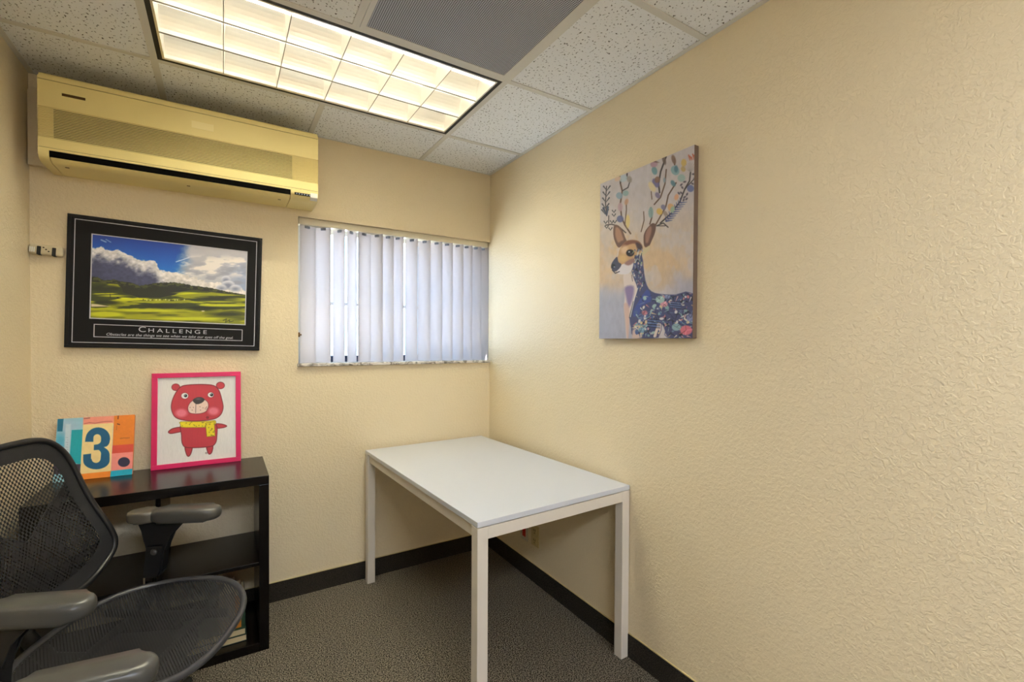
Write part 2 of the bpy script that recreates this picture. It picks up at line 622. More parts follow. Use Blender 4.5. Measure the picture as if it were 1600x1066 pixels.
# back wall with the window opening, solid to 0.24 m
bm = bmesh.new()
box(bm, LEFT - 0.12, WX0, 0, 0.24, 0, 2.56)
box(bm, WX0, 0.0, 0, 0.24, 0, WZ0)
box(bm, WX0, 0.0, 0, 0.24, WZ1, 2.56)
struct('wall_back', bm, 'wall', 'cream textured back wall with the window and air conditioner', 'wall')
bm = bmesh.new()
prism(bm, [(0.0, 0.24), (0.0, 0.0), (wall_x(FRONT), FRONT), (RX1, FRONT), (RX1, 0.24)], 0, 2.56, 'z')
struct('wall_right', bm, 'wall', 'long cream textured wall with the deer canvas', 'wall')
struct('wall_left', B(LEFT - 0.12, LEFT, FRONT, 0, 0, 2.56), 'wall', 'cream wall beside the bookcase and office chairs', 'wall')
bm = bmesh.new()
DX0, DX1 = -1.25, -0.40
box(bm, LEFT - 0.12, DX0, FRONT - 0.12, FRONT, 0, 2.56)
box(bm, DX1, RX1, FRONT - 0.12, FRONT, 0, 2.56)
box(bm, DX0, DX1, FRONT - 0.12, FRONT, 2.04, 2.56)
struct('wall_front', bm, 'wall', 'cream wall with the door, opposite the window', 'wall')
d = struct('door_1', B(DX0, DX1, FRONT - 0.08, FRONT - 0.04, 0.0, 2.04), 'doorw', 'flush brown wooden door in the wall opposite the window', 'door')
bm = bmesh.new()
cyl(bm, (DX0 + 0.07, FRONT - 0.04, 1.0), (DX0 + 0.07, FRONT + 0.01, 1.0), 0.012)
cyl(bm, (DX0 + 0.07, FRONT + 0.01, 1.0), (DX0 + 0.07, FRONT + 0.04, 1.0), 0.027, 0.022)
make('door_knob', bm, 'chrome', d, True)
# baseboards: carpet strip with a thin pale bead on top
def baseboard(name, pts, label):
    """pts: two wall points (x,y) and the inward normal"""
    (x0, y0), (x1, y1), (nx, ny) = pts
    t = 0.007
    bm = bmesh.new()
    prism(bm, [(x0, y0), (x1, y1), (x1 + nx * t, y1 + ny * t), (x0 + nx * t, y0 + ny * t)], 0, 0.098, 'z')
    o = struct(name, bm, 'base', label, 'baseboard')
    bm = bmesh.new()
    t = 0.004
    prism(bm, [(x0, y0), (x1, y1), (x1 + nx * t, y1 + ny * t), (x0 + nx * t, y0 + ny * t)], 0.098, 0.1015, 'z')
    make('caulk_bead', bm, 'plate2', o)
baseboard('baseboard_back', ((LEFT, 0), (0, 0), (0, -1)), 'dark carpet baseboard along the window wall')
baseboard('baseboard_right', ((0, -0.007), (wall_x(FRONT), FRONT), (-1, 0)), 'dark carpet baseboard along the wall with the deer canvas')
baseboard('baseboard_left', ((LEFT, -0.007), (LEFT, FRONT), (1, 0)), 'dark carpet baseboard along the wall beside the bookcase')

# ceiling: slab, grid runners, boards
ceil = struct('ceiling', B(LEFT - 0.12, RX1, FRONT - 0.12, 0.24, 2.56, 2.66), 'white', 'suspended ceiling of white speckled boards in a metal grid', 'ceiling')
XL = [0.0, -GA, -GA - 0.61, -GA - 1.22, LEFT]
YL = [0.0] + [-GB - 0.61 * k for k in range(7)] + [FRONT]
TW = 0.012
def quad_slab(bm, c, z0, z1):
    return prism(bm, c, z0, z1, 'z')
full = None
skip = {(1, 1), (2, 1), (1, 2), (1, 6), (2, 6)}
for ci in range(4):
    for ri in range(8):
        if (ci, ri) in skip: continue
        xa, xb, ya, yb = XL[ci], XL[ci + 1], YL[ri], YL[ri + 1]
        g = 0.002
        if 1 <= ci <= 2 and 1 <= ri <= 6:
            if full is None:
                bm = B(-0.305 + g, 0.305 - g, -0.305 + g, 0.305 - g, 0, 0.016)
                full = make('ceiling_tile', bm, 'tile', ceil)
                o = full
            else:
                o = link(bpy.data.objects.new('ceiling_tile', full.data), ceil)
            o.location = ((xa + xb) / 2, (ya + yb) / 2, H + 0.004)
            o.rotation_euler = (0, 0, random.choice((0, math.pi)))
        else:
            bm = bmesh.new()
            if ci == 0:
                c = [(wall_x(ya) - 0.001, ya - g), (xb + g, ya - g), (xb + g, yb + g), (wall_x(yb) - 0.001, yb + g)]
            else:
                c = [(xa - g, ya - g), (xb + g, ya - g), (xb + g, yb + g), (xa - g, yb + g)]
            quad_slab(bm, c, H + 0.004, H + 0.020)
            make('ceiling_tile', bm, 'tile', ceil)
for k, x in enumerate(XL[1:4]):                     # main runners, the middle one broken at the two lights
    spans = [(FRONT, 0)] if k != 1 else [(FRONT, YL[7] + TW), (YL[6] - TW, YL[2] + TW), (YL[1] - TW, 0)]
    for ya, yb in spans:
        bm = bmesh.new()
        box(bm, x - TW, x + TW, ya, yb, H, H + 0.0035)
        box(bm, x - 0.0015, x + 0.0015, ya, yb, H + 0.0035, H + 0.035)
        make('grid_runner', bm, 'grid', ceil)
for y in YL[1:8]:                                   # cross tees, one per bay
    for ci in range(4):
        xa, xb = XL[ci], XL[ci + 1]
        if ci == 0: xa = wall_x(y)
        if ci == 3: xb = LEFT
        bm = bmesh.new()
        box(bm, xb + (TW if ci < 3 else 0), xa - (TW if ci > 0 else 0), y - TW, y + TW, H + 0.0003, H + 0.0035)
        make('cross_tee', bm, 'grid', ceil)
bm = bmesh.new()
quad_slab(bm, [(wall_x(0), 0), (wall_x(FRONT), FRONT), (wall_x(FRONT) - 0.018, FRONT), (wall_x(0) - 0.018, 0)], H + 0.0005, H + 0.0036)
make('wall_angle', bm, 'grid', ceil)
make('wall_angle', B(LEFT, LEFT + 0.018, FRONT, 0, H + 0.0005, H + 0.0036), 'grid', ceil)
make('wall_angle', B(LEFT + 0.018, -0.018, -0.006, 0, H + 0.0007, H + 0.0036), 'grid', ceil)

# ------------------------------------------------------------------ window
win = tag(empty('window_1', (0, 0, 0)), 'window with marble sill in the back wall, behind the vertical blind', 'window', kind='structure')
fy0, fy1 = 0.14, 0.19
bm = bmesh.new()
box(bm, WX0, WX0 + 0.045, fy0, fy1, WZ0 + 0.015, WZ1)
box(bm, -0.045, 0.0, fy0, fy1, WZ0 + 0.015, WZ1)
box(bm, WX0 + 0.045, -0.045, fy0, fy1, WZ1 - 0.045, WZ1)
make('window_frame', bm, 'frame_al', win)
make('bottom_rail', B(WX0 + 0.045, -0.045, fy0, fy1, WZ0 + 0.015, WZ0 + 0.05), 'navy', win)
make('meeting_rail', B(WX0 + 0.045, -0.045, fy0 + 0.005, fy1 - 0.005, 1.545, 1.562), 'frame_al', win)
for i, (a, b_) in enumerate(((-0.72, -0.692), (-0.395, -0.367))):
    make('mullion', B(a, b_, fy0 + 0.004, fy1 - 0.004, WZ0 + 0.05, WZ1 - 0.045), 'frame_al', win)
for (xa, xb) in ((WX0 + 0.045, -0.72), (-0.692, -0.395), (-0.367, -0.045)):
    for (za, zb) in ((WZ0 + 0.05, 1.545), (1.562, WZ1 - 0.045)):
        make('window_pane', B(xa, xb, 0.163, 0.167, za, zb), 'pane', win)
make('window_sill', B(WX0 - 0.006, 0.0 + wall_x(-0.02) - 0.001, -0.018, 0.14, WZ0, WZ0 + 0.016, bev=0.003), 'marble', win)
bm = B(WX0 + 0.001, WX0 + 0.016, 0.03, 0.06, 1.36, 1.385, bev=0.003)
box(bm, WX0 + 0.003, WX0 + 0.020, 0.028, 0.045, 1.368, 1.376, bev=0.002)
make('window_latch', bm, 'bronze', win)

# ------------------------------------------------------------------ outdoors seen through the gaps
tag(make('ground_outside', B(-30, 30, 0.4, 60, -0.6, -0.5), 'ground'), 'pale concrete yard outside the window', 'ground', kind='structure')

# ------------------------------------------------------------------ vertical blind
blind = tag(empty('vertical_blind', (0, 0.045, WZ1)), 'white vertical blind with some vanes turned open, hanging in the window', 'blind')
make('headrail', B(WX0 + 0.006, -0.006, -0.024, 0.024, -0.034, -0.001, bev=0.002), 'rail', blind)
edges = [(-1.1228, -1.0523), (-1.0490, -0.9739), (-0.9539, -0.9032), (-0.8792, -0.8375), (-0.8234, -0.7554), (-0.7554, -0.6855), (-0.6855, -0.6214),
         (-0.6214, -0.5634), (-0.5516, -0.4760), (-0.4760, -0.3960), (-0.3960, -0.3178), (-0.3178, -0.2484), (-0.2484, -0.1749), (-0.1749, -0.1115), (-0.1115, -0.0466), (-0.0466, 0.0060)]
angs = [23, -38, -57, 43, 25] + [-53] * 11
VW, VT = 0.089, 0.0009
for i, ((xa, xb), an) in enumerate(zip(edges, angs)):
    if i < 5:
        xc = (xa + xb) / 2
    else:
        xc = xb - 0.010 - 0.5 * VW * math.cos(math.radians(an))
    bm = bmesh.new()
    n = 6
    rows = []
    for z in (-0.0345, -0.768):
        rows.append([bm.verts.new(((j / n - 0.5) * VW, 0.006 * (1 - (2 * j / n - 1) ** 2), z)) for j in range(n + 1)])
    for j in range(n):
        bm.faces.new((rows[0][j], rows[0][j + 1], rows[1][j + 1], rows[1][j]))
    r_ = bmesh.ops.solidify(bm, geom=bm.faces[:], thickness=VT)
    v = make('vane', bm, 'vane', blind, True)
    v.location = (xc, 0.0, 0.0)
    v.rotation_euler = (0, 0, math.radians(an))
    bm = B(-0.014, 0.014, 0.001, 0.008, -0.048, -0.035, bev=0.001)
    cyl(bm, (0, 0.004, -0.038), (0, 0.004, -0.033), 0.003, n=8)
    cyl(bm, (0, -0.002, -0.043), (0, 0.009, -0.043), 0.0035, n=8)
    make('vane_clip', bm, 'clip', v)

# ------------------------------------------------------------------ ceiling light: 3 x 6 cell parabolic louver
def make_light():
    t = empty('ceiling_light', (0, 0, H))
    X0, X1, Y0, Y1 = -0.61 + TW, 0.61 - TW, -0.305 + TW, 0.305 - TW
    bm = bmesh.new()                                   # black shadow-gap ring
    w = 0.016
    for a in ((X0, X1, Y0, Y0 + w), (X0, X1, Y1 - w, Y1), (X0, X0 + w, Y0 + w, Y1 - w), (X1 - w, X1, Y0 + w, Y1 - w)):
        box(bm, *a, 0.001, 0.03)
    make('shadow_gap', bm, 'black', t)
    x0, x1, y0, y1 = X0 + w, X1 - w, Y0 + w, Y1 - w
    bm = bmesh.new()                                   # bright inner frame
    w2 = 0.007
    for a in ((x0, x1, y0, y0 + w2), (x0, x1, y1 - w2, y1), (x0, x0 + w2, y0 + w2, y1 - w2), (x1 - w2, x1, y0 + w2, y1 - w2)):
        box(bm, *a, 0.0, 0.084)
    make('louver_frame', bm, 'louver', t)
    bm = bmesh.new()                                   # housing pan, open below
    zt = 0.132
    box(bm, x0, x1, y0, y1, zt, zt + 0.004)
    for a in ((x0, x1, y0, y0 + 0.003), (x0, x1, y1 - 0.003, y1), (x0, x0 + 0.003, y0 + 0.003, y1 - 0.003), (x1 - 0.003, x1, y0 + 0.003, y1 - 0.003)):
        box(bm, *a, 0.084, zt)
    make('housing', bm, 'pan', t)
    x0 += w2; x1 -= w2; y0 += w2; y1 -= w2
    ry = (y1 - y0) / 3
    cx = (x1 - x0) / 6
    for k in range(4):                                 # long parabolic blades, wedge section, half wedges at the sides
        yc = y0 + ry * k
        prof = []
        nseg = 6
        sides = (-1, 1) if k in (1, 2) else ((1,) if k == 0 else (-1,))
        left = [(yc + (-1) * (0.0035 + 0.032 * (q / nseg) ** 1.8), 0.002 + 0.078 * q / nseg) for q in range(nseg + 1)] if -1 in sides else [(yc, 0.002), (yc, 0.080)]
        right = [(yc + (0.0035 + 0.032 * (q / nseg) ** 1.8), 0.002 + 0.078 * q / nseg) for q in range(nseg + 1)] if 1 in sides else [(yc, 0.002), (yc, 0.080)]
        bm = prism(bmesh.new(), left + right[::-1], x0, x1, 'x')
        bl = make('long_louver_blade', bm, 'louver', t)
        if k in (1, 2):
            make('blade_edge', B(x0, x1, yc - 0.0042, yc + 0.0042, 0.0004, 0.0018), 'edge', bl)
    for k in range(1, 6):                              # cross blades
        xc = x0 + cx * k
        bm = bmesh.new()
        for r in range(3):
            ya, yb = y0 + ry * r + 0.004, y0 + ry * (r + 1) - 0.004
            prism(bm, [(xc - 0.0011, 0.002), (xc + 0.0011, 0.002), (xc + 0.006, 0.077), (xc - 0.006, 0.077)], ya, yb, 'y')
        bl = make('cross_louver_blade', bm, 'louver', t)
        make('blade_edge', B(xc - 0.0014, xc + 0.0014, y0, y1, 0.0006, 0.0019), 'edge', bl)
    for r in range(3):
        yc = y0 + ry * (r + 0.5)
        bm = cyl(bmesh.new(), (x0 + 0.02, yc, 0.104), (x1 - 0.02, yc, 0.104), 0.0127, n=14)
        o = make('fluorescent_tube', bm, 'tube', t, True)
        for xa in (x0 + 0.002, x1 - 0.02):
            make('tube_socket', cyl(bmesh.new(), (xa, yc, 0.104), (xa + 0.018, yc, 0.104), 0.0135, n=14), 'white', o)
    return t
lt = make_light()
lt.location = (-GA - 0.61, -GB - 0.305, H)
tag(lt, 'recessed fluorescent ceiling light with eighteen louver cells, beside the air conditioner', 'light')
# added fill light for the walls, out of view, shaped as a lensed troffer
fill_light = tag(empty('ceiling_light', (-GA - 0.61, -GB - 0.61 * 5.5, H)), 'added unseen fill light shaped as a flat lens ceiling light, near the door', 'light')
hx, hy = 0.61 - TW - 0.001, 0.305 - TW - 0.001
bm = bmesh.new()
for a in ((-hx, hx, -hy, -hy + 0.025), (-hx, hx, hy - 0.025, hy), (-hx, -hx + 0.025, -hy + 0.025, hy - 0.025), (hx - 0.025, hx, -hy + 0.025, hy - 0.025)):
    box(bm, *a, 0.0, 0.012)
make('lens_frame', bm, 'white', fill_light)
make('lens', B(-hx + 0.025, hx - 0.025, -hy + 0.025, hy - 0.025, 0.003, 0.007), 'lens', fill_light)
make('housing', B(-hx, hx, -hy, hy, 0.012, 0.10), 'pan', fill_light)

# ------------------------------------------------------------------ ceiling vent
vt = tag(empty('ceiling_vent', (-GA - 0.305, -GB - 0.915, H)), 'square grey perforated metal air vent panel in the ceiling', 'vent')
R_ = 0.305 - TW - 0.001
bm = bmesh.new()
w = 0.018
for a in ((-R_, R_, -R_, -R_ + w), (-R_, R_, R_ - w, R_), (-R_, -R_ + w, -R_ + w, R_ - w), (R_ - w, R_, -R_ + w, R_ - w)):
    box(bm, *a, -0.001, 0.010)
make('vent_frame', bm, 'grid', vt)
make('perforated_panel', B(-R_ + w, R_ - w, -R_ + w, R_ - w, 0.001, 0.004), 'perf', vt)
make('duct_box', B(-R_ + w, R_ - w, -R_ + w, R_ - w, 0.012, 0.10), 'black', vt)

# ------------------------------------------------------------------ air conditioner
AX0, AX1 = -2.064, -1.075
ac = tag(empty('air_conditioner', (0, 0, 0)), 'long yellowed cream wall air conditioner above the landscape poster', 'air conditioner')
FY = -0.200
def rounded_profile():
    p = [(-0.001, 2.358)]
    for k in range(7):
        a = math.radians(90 * k / 6)
        p.append((FY + 0.016 - 0.016 * math.sin(a), 2.342 + 0.016 * math.cos(a)))
    return p
# top cap, front panel, lower body follow one profile, split at the seams
bm = prism(bmesh.new(), rounded_profile() + [(FY, 2.3315), (-0.001, 2.3315)], AX0, AX1, 'x')
bmesh.ops.bevel(bm, geom=[e for e in bm.edges if abs(e.verts[0].co.x - e.verts[1].co.x) < 1e-6 and e.verts[0].co.z > 2.332 and e.verts[1].co.z > 2.332], offset=0.008, segments=2, affect='EDGES')
make('top_cover', bm, 'acbody', ac)
GZ1, GZ0 = 2.228, 2.112
bm = bmesh.new()
box(bm, AX0, AX1, FY + 0.001, -0.001, GZ1, 2.3295)
box(bm, AX0, AX1, FY + 0.001, -0.001, 2.0745, GZ0)
box(bm, AX0, AX1, FY + 0.0125, -0.001, GZ0, GZ1)
make('front_panel', bm, 'acbody', ac)
make('seam_shadow', B(AX0 + 0.002, AX1 - 0.002, FY + 0.004, -0.002, 2.329, 2.332), 'acslot', ac)
make('seam_shadow', B(AX0 + 0.002, AX1 - 0.002, FY + 0.004, -0.002, 2.072, 2.075), 'acslot', ac)
make('grille_opening', B(-2.022, -1.190, FY + 0.0095, FY + 0.0115, GZ0 + 0.002, GZ1 - 0.002), 'acdark', ac)
NS = 19
sl = None
for k in range(NS):
    z = GZ0 + (k + 0.5) * (GZ1 - GZ0) / NS
    if sl is None:
        bm = bmesh.new()
        prism(bm, [(FY + 0.001, -0.0013), (FY + 0.001, 0.0014), (FY + 0.007, 0.0020), (FY + 0.007, -0.0007)], AX0, AX1, 'x')
        for a, b_ in ((AX0, -2.022), (-1.190, AX1)):
            box(bm, a, b_, FY + 0.005, FY + 0.0125, -0.0031, 0.0031)
        sl = make('grille_slat', bm, 'acbody', ac)
        o = sl
    else:
        o = link(bpy.data.objects.new('grille_slat', sl.data), ac)
    o.location = (0, 0, z)
# lower body: rounded chin
def chin(y_in=0.0):
    p = [(-0.001, 2.0725), (FY, 2.0725), (FY, 2.060)]
    for k in range(1, 9):
        a = math.radians(90 * k / 8)
        p.append((FY + 0.045 - 0.045 * math.cos(a), 2.060 - 0.036 * math.sin(a)))
    p.append((-0.001, 2.024))
    return p
SX0, SX1 = -2.034, -1.196
bm = bmesh.new()
prism(bm, chin(), AX0, SX0, 'x')
prism(bm, chin(), SX1, AX1, 'x')
inner = [(-0.001, 2.0725), (FY, 2.0725), (FY, 2.0640), (FY + 0.04, 2.062), (FY + 0.05, 2.036), (-0.001, 2.036)]
prism(bm, inner, SX0, SX1, 'x')
make('lower_body', bm, 'acbody', ac)
make('outlet_slot', B(SX0 + 0.001, SX1 - 0.001, FY + 0.004, FY + 0.05, 2.0405, 2.0638), 'acdark', ac)
fl = [(FY + 0.0080, 2.0404)]
for k in range(4, 9):
    a = math.radians(90 * k / 8)
    fl.append((FY + 0.045 - 0.0445 * math.cos(a), 2.060 - 0.0355 * math.sin(a)))
fl += [(FY + 0.10, 2.0245), (-0.001, 2.0245), (-0.001, 2.0355), (FY + 0.045, 2.0355), (FY + 0.020, 2.0404)]
fp = make('outlet_flap', prism(bmesh.new(), fl, SX0 + 0.003, SX1 - 0.003, 'x'), 'acbody', ac)
for xx in (-1.995, -1.60, -1.24):
    make('flap_catch', B(xx - 0.006, xx + 0.006, FY + 0.06, FY + 0.066, 2.0228, 2.0246), 'bronze', fp)
cp_ = make('control_strip', B(-1.180, -1.094, FY + 0.0005, FY + 0.010, 2.044, 2.0545), 'acdark', ac)
for k in range(7):
    make('indicator', B(-1.174 + k * 0.0115, -1.1675 + k * 0.0115, FY - 0.0003, FY + 0.001, 2.0465, 2.0515), 'clip', cp_)
make('badge', B(-1.996, -1.928, FY - 0.0008, FY + 0.002, 2.281, 2.291, bev=0.0006), 'bronze', ac)
bm = prism(bmesh.new(), [(FY - 0.0006, 2.040), (FY - 0.0006, 2.062), (FY + 0.0004, 2.062), (FY + 0.0015, 2.045), (FY + 0.014, 2.029), (FY + 0.013, 2.028)], -1.110, -1.078, 'x')
make('tape_strip', bm, 'tape', ac)
make('faded_patch', B(-1.585, -1.505, FY - 0.0003, FY + 0.002, 2.262, 2.292), mat('faded_plastic', (238, 222, 164), 0.42), ac)
make('mounting_plate', B(LEFT + 0.004, AX0 + 0.06, -0.030, -0.001, 2.045, 2.345), 'wall', ac)

# ------------------------------------------------------------------ table (1.25 x 0.75 m, 0.734 m high)
TXc, TYc, TRz = -0.0632, -0.0072, 0.0412
TWd, TDp, TH = 0.742, 1.253, 0.734
c_, s_ = math.cos(TRz), math.sin(TRz)
tb = tag(empty('table', (TXc, TYc, 0), TRz), 'white rectangular table with square metal legs in the corner under the window', 'table')
make('tabletop', B(-TWd, 0, -TDp, 0, TH - 0.019, TH, bev=0.0012), 'tabletop', tb)
lw = 0.042
for (lx, ly) in ((-TWd, -TDp), (-lw, -TDp), (-TWd, -lw), (-lw, -lw)):
    make('leg', B(lx, lx + lw, ly, ly + lw, 0, TH - 0.0215, bev=0.002), 'tableleg', tb)
ah = 0.042
for a in ((-TWd + lw, -lw, -TDp + 0.001, -TDp + 0.026), (-TWd + lw, -lw, -0.026, -0.001),
          (-TWd + 0.010, -TWd + 0.030, -TDp + lw, -lw), (-0.030, -0.010, -TDp + lw, -lw)):
    make('apron', B(*a, TH - 0.0225 - ah, TH - 0.0225, bev=0.001), 'tableleg', tb)
make('spacer', B(-TWd + 0.012, -0.012, -TDp + 0.012, -0.012, TH - 0.0225, TH - 0.019), 'acslot', tb)

# ------------------------------------------------------------------ bookcase (two by two cubes, open back)
KX1, KX0, KY0, KY1, KH = -1.306, -2.071, -0.402, -0.012, 0.758
bk = tag(empty('bookcase', ((KX0 + KX1) / 2, (KY0 + KY1) / 2, 0)), 'low black brown bookcase with open back standing behind the office chair', 'bookcase')
cx, cy = (KX0 + KX1) / 2, (KY0 + KY1) / 2
def kbox(name, x0, x1, y0, y1, z0, z1, bev=0.0012):
    return make(name, B(x0 - cx, x1 - cx, y0 - cy, y1 - cy, z0, z1, bev=bev), 'kallax', bk)
T_ = 0.038
kbox('top_panel', KX0, KX1, KY0, KY1, KH - T_, KH)
kbox('bottom_panel', KX0 + T_, KX1 - T_, KY0 + 0.002, KY1, 0, T_)
kbox('side_panel', KX0, KX0 + T_, KY0 + 0.001, KY1, 0, KH - T_)
kbox('side_panel', KX1 - T_, KX1, KY0 + 0.001, KY1, 0, KH - T_)
kbox('divider', cx - 0.008, cx + 0.008, KY0 + 0.004, KY1, T_, KH - T_)
kbox('shelf', KX0 + T_, cx - 0.008, KY0 + 0.004, KY1, 0.371, 0.387)
kbox('shelf', cx + 0.008, KX1 - T_, KY0 + 0.004, KY1, 0.371, 0.387)

# books in the lower right cube
def book(name, label, cover, x0, x1, y0, y1, z0, z1, flat, lean=0.0):
    t = tag(empty(name, ((x0 + x1) / 2, (y0 + y1) / 2, z0)), label, 'book')
    wx, wy, h = (x1 - x0) / 2, (y1 - y0) / 2, z1 - z0
    c = 0.002
    bm = bmesh.new()
    if flat:          # spine at the back, pages show at the front
        box(bm, -wx, wx, -wy, wy, 0, c)
        box(bm, -wx, wx, -wy, wy, h - c, h)
        box(bm, -wx, wx, wy - c, wy, c, h - c)
        pg = B(-wx + 0.003, wx - 0.003, -wy + 0.003, wy - c, c, h - c)
    else:             # upright, spine to the front
        box(bm, -wx, -wx + c, -wy, wy, 0, h)
        box(bm, wx - c, wx, -wy, wy, 0, h)
        box(bm, -wx + c, wx - c, -wy, -wy + c, 0, h)
        pg = B(-wx + c, wx - c, -wy + c, wy - 0.003, 0.003, h - 0.003)
    make('cover', bm, cover, t)
    make('pages', pg, 'pages', t)
    t.rotation_euler = (0, lean, 0)
    return t
book('book', 'dark teal book lying flat at the bottom of the bookcase pile', 'bookteal', -1.640, -1.388, -0.352, -0.150, T_ + 0.0006, 0.066, True)
book('book', 'green book lying flat on the dark teal book in the bookcase', 'bookgreen', -1.625, -1.392, -0.350, -0.160, 0.0662, 0.094, True)
book('book', 'upright grey beige book in the bookcase beside the orange book', 'bookgrey', -1.492, -1.432, -0.340, -0.180, 0.0942, 0.255, False)
book('book', 'upright orange book in the bookcase', 'bookorange', -1.431, -1.409, -0.335, -0.180, 0.0942, 0.235, False)
book('book', 'thin upright green book at the end of the bookcase row', 'bookgreen', -1.408, -1.394, -0.335, -0.180, 0.0942, 0.225, False)

# ------------------------------------------------------------------ landscape poster
PW, PH = 0.715, 0.560
po = tag(empty('landscape_poster', (-1.6697, -0.001, 1.5788)), 'black framed golf landscape poster with a caption, hanging under the air conditioner', 'poster')
po.rotation_euler = (0, math.radians(1.45), 0)
bm = bmesh.new()
fwid = 0.012
for a in ((-PW / 2, PW / 2, -PH / 2, -PH / 2 + fwid), (-PW / 2, PW / 2, PH / 2 - fwid, PH / 2), (-PW / 2, -PW / 2 + fwid, -PH / 2 + fwid, PH / 2 - fwid), (PW / 2 - fwid, PW / 2, -PH / 2 + fwid, PH / 2 - fwid)):
    box(bm, a[0], a[1], -0.020, 0, a[2], a[3], bev=0.001)
make('frame', bm, 'blackframe', po)
make('mat_board', B(-PW / 2 + fwid, PW / 2 - fwid, -0.0165, -0.002, -PH / 2 + fwid, PH / 2 - fwid), 'mat_board', po)
def ring(x0, x1, z0, z1, w, y=-0.0172):
    bm = bmesh.new()
    for a in ((x0, x1, z0, z0 + w), (x0, x1, z1 - w, z1), (x0, x0 + w, z0 + w, z1 - w), (x1 - w, x1, z0 + w, z1 - w)):
        box(bm, a[0], a[1], y, -0.016, a[2], a[3])
    return bm
make('border_line', ring(-0.335, 0.335, -0.259, 0.262, 0.0028), 'silver', po)
IX0, IX1, IZ0, IZ1 = -0.277, 0.291, -0.152, 0.203
make('picture_border', ring(IX0 - 0.004, IX1 + 0.004, IZ0 - 0.004, IZ1 + 0.004, 0.004), 'silver', po)
make('caption_border', ring(-0.266, 0.283, -0.234, -0.178, 0.0028), 'silver', po)
p = Paint([(60, 78), (1500, 245), (1490, 942), (45, 885)], 420, 250, (20, 80, 190))
X, Y = p.X, p.Y
def curve_y(pts): return np.interp(X, [q[0] for q in pts], [q[1] for q in pts])
top_edge = 78 + (X - 60) * 0.116
g = np.clip((Y - top_edge) / 380, 0, 1)[..., None]
p.C = np.array((6, 52, 150)) * (1 - g) + np.array((24, 128, 226)) * g
n1 = fbm(X / 90, Y / 70, 3)
glow = sstep(830, 1020, X + (n1 - 0.5) * 160 + (Y - 250) * 0.15)
p.blend(glow * 0.92, (206, 198, 200))
p.blend(sstep(1200, 1500, X) * 0.55 * sstep(250, 480, Y), (122, 146, 196))
rc = fbm(X / 130, Y / 45, 12)
p.blend(sstep(0.45, 0.62, rc) * glow * sstep(250, 330, Y) * (1 - sstep(430, 520, Y)), (240, 232, 228))
p.blend(sstep(0.5, 0.3, rc) * glow * sstep(300, 420, Y) * 0.7, (150, 150, 172))
ctop = curve_y([(40, 215), (160, 205), (250, 232), (340, 240), (430, 300), (520, 335), (600, 322), (650, 350), (690, 412), (800, 448), (880, 440), (960, 470), (1100, 520), (1300, 560), (1500, 600)])
puff = (fbm(X / 60, Y / 45, 5) - 0.5) * 75
dep = Y - ctop - puff
c1 = sstep(-4, 10, dep)
shade = sstep(30, 150 + 110 * sstep(550, 800, X), dep + (fbm(X / 50, Y / 35, 21) - 0.5) * 120)[..., None]
ccol = np.array((226, 222, 226)) * (1 - shade) + np.array((66, 70, 104)) * shade
lite = sstep(620, 900, X)[..., None] * 0.75
ccol = ccol * (1 - lite) + (np.array((232, 224, 220)) * (1 - 0.45 * shade)) * lite
p.C = p.C * (1 - c1[..., None]) + ccol * c1[..., None]
tex = fbm(X / 28, Y / 20, 31)
p.C *= (1 + 0.35 * (tex - 0.5) * c1)[..., None]
for (ex, ey, rx, ry) in ((1310, 510, 42, 36), (1330, 560, 60, 40), (1400, 590, 50, 28), (1270, 585, 45, 25)):
    p.ell(ex, ey, rx, ry, (222, 222, 232), soft=14)
    p.ell(ex, ey + 10, rx * 0.75, ry * 0.7, (132, 138, 168), soft=30)
p.line([(140, 130), (185, 150)], 12, (170, 190, 226), a=0.8)
p.line([(185, 125), (230, 152)], 9, (170, 190, 226), a=0.7)
p.line([(845, 340), (890, 325), (965, 298)], 9, (220, 226, 240), a=0.8)
ridge = curve_y([(40, 485), (110, 490), (170, 522), (260, 515), (350, 535), (430, 545), (500, 570), (580, 560), (650, 545), (830, 538), (920, 552), (1010, 572), (1090, 580), (1200, 595), (1290, 618), (1400, 640), (1510, 660)]) + (fbm(X / 18, Y / 30, 44) - 0.5) * 14
p.blend(sstep(-3, 3, Y - ridge), (34, 36, 22))
lr = sstep(0, 6, Y - ridge) * (1 - sstep(18, 50, Y - ridge)) * sstep(0.42, 0.6, fbm(X / 26, Y / 14, 52))
p.blend(lr * 0.6, (96, 104, 40))
gt = curve_y([(40, 535), (300, 560), (330, 590), (350, 640), (500, 690), (700, 690), (830, 660), (900, 630), (1000, 612), (1120, 625), (1510, 668)])
gr = sstep(-4, 6, Y - gt)
band = fbm(X / 260 + Y / 300, Y / 26, 61, 4)
b2 = fbm(X / 330 - Y / 260, Y / 40, 77, 3)
low = sstep(760, 850, Y)
dk = sstep(0.56, 0.44, band) * (1 - 0.62 * low) + 0.25 * sstep(0.5, 0.4, b2)
gcol = np.array((176, 178, 12)) * (1 - low[..., None] * 0.2) * (0.8 + 0.5 * b2[..., None])
p.C = p.C * (1 - gr[..., None]) + gcol * gr[..., None]
p.blend(np.clip(dk, 0, 1) * gr * 0.88, (38, 46, 10))
for (x0_, y0_, rx, ry) in ((190, 600, 150, 34), (720, 765, 180, 22), (1090, 790, 130, 26), (1330, 845, 170, 20), (200, 740, 130, 24), (420, 630, 90, 30), (620, 640, 130, 46), (1240, 690, 170, 18)):
    p.ell(x0_, y0_, rx, ry, (34, 38, 16), soft=22, a=0.85)
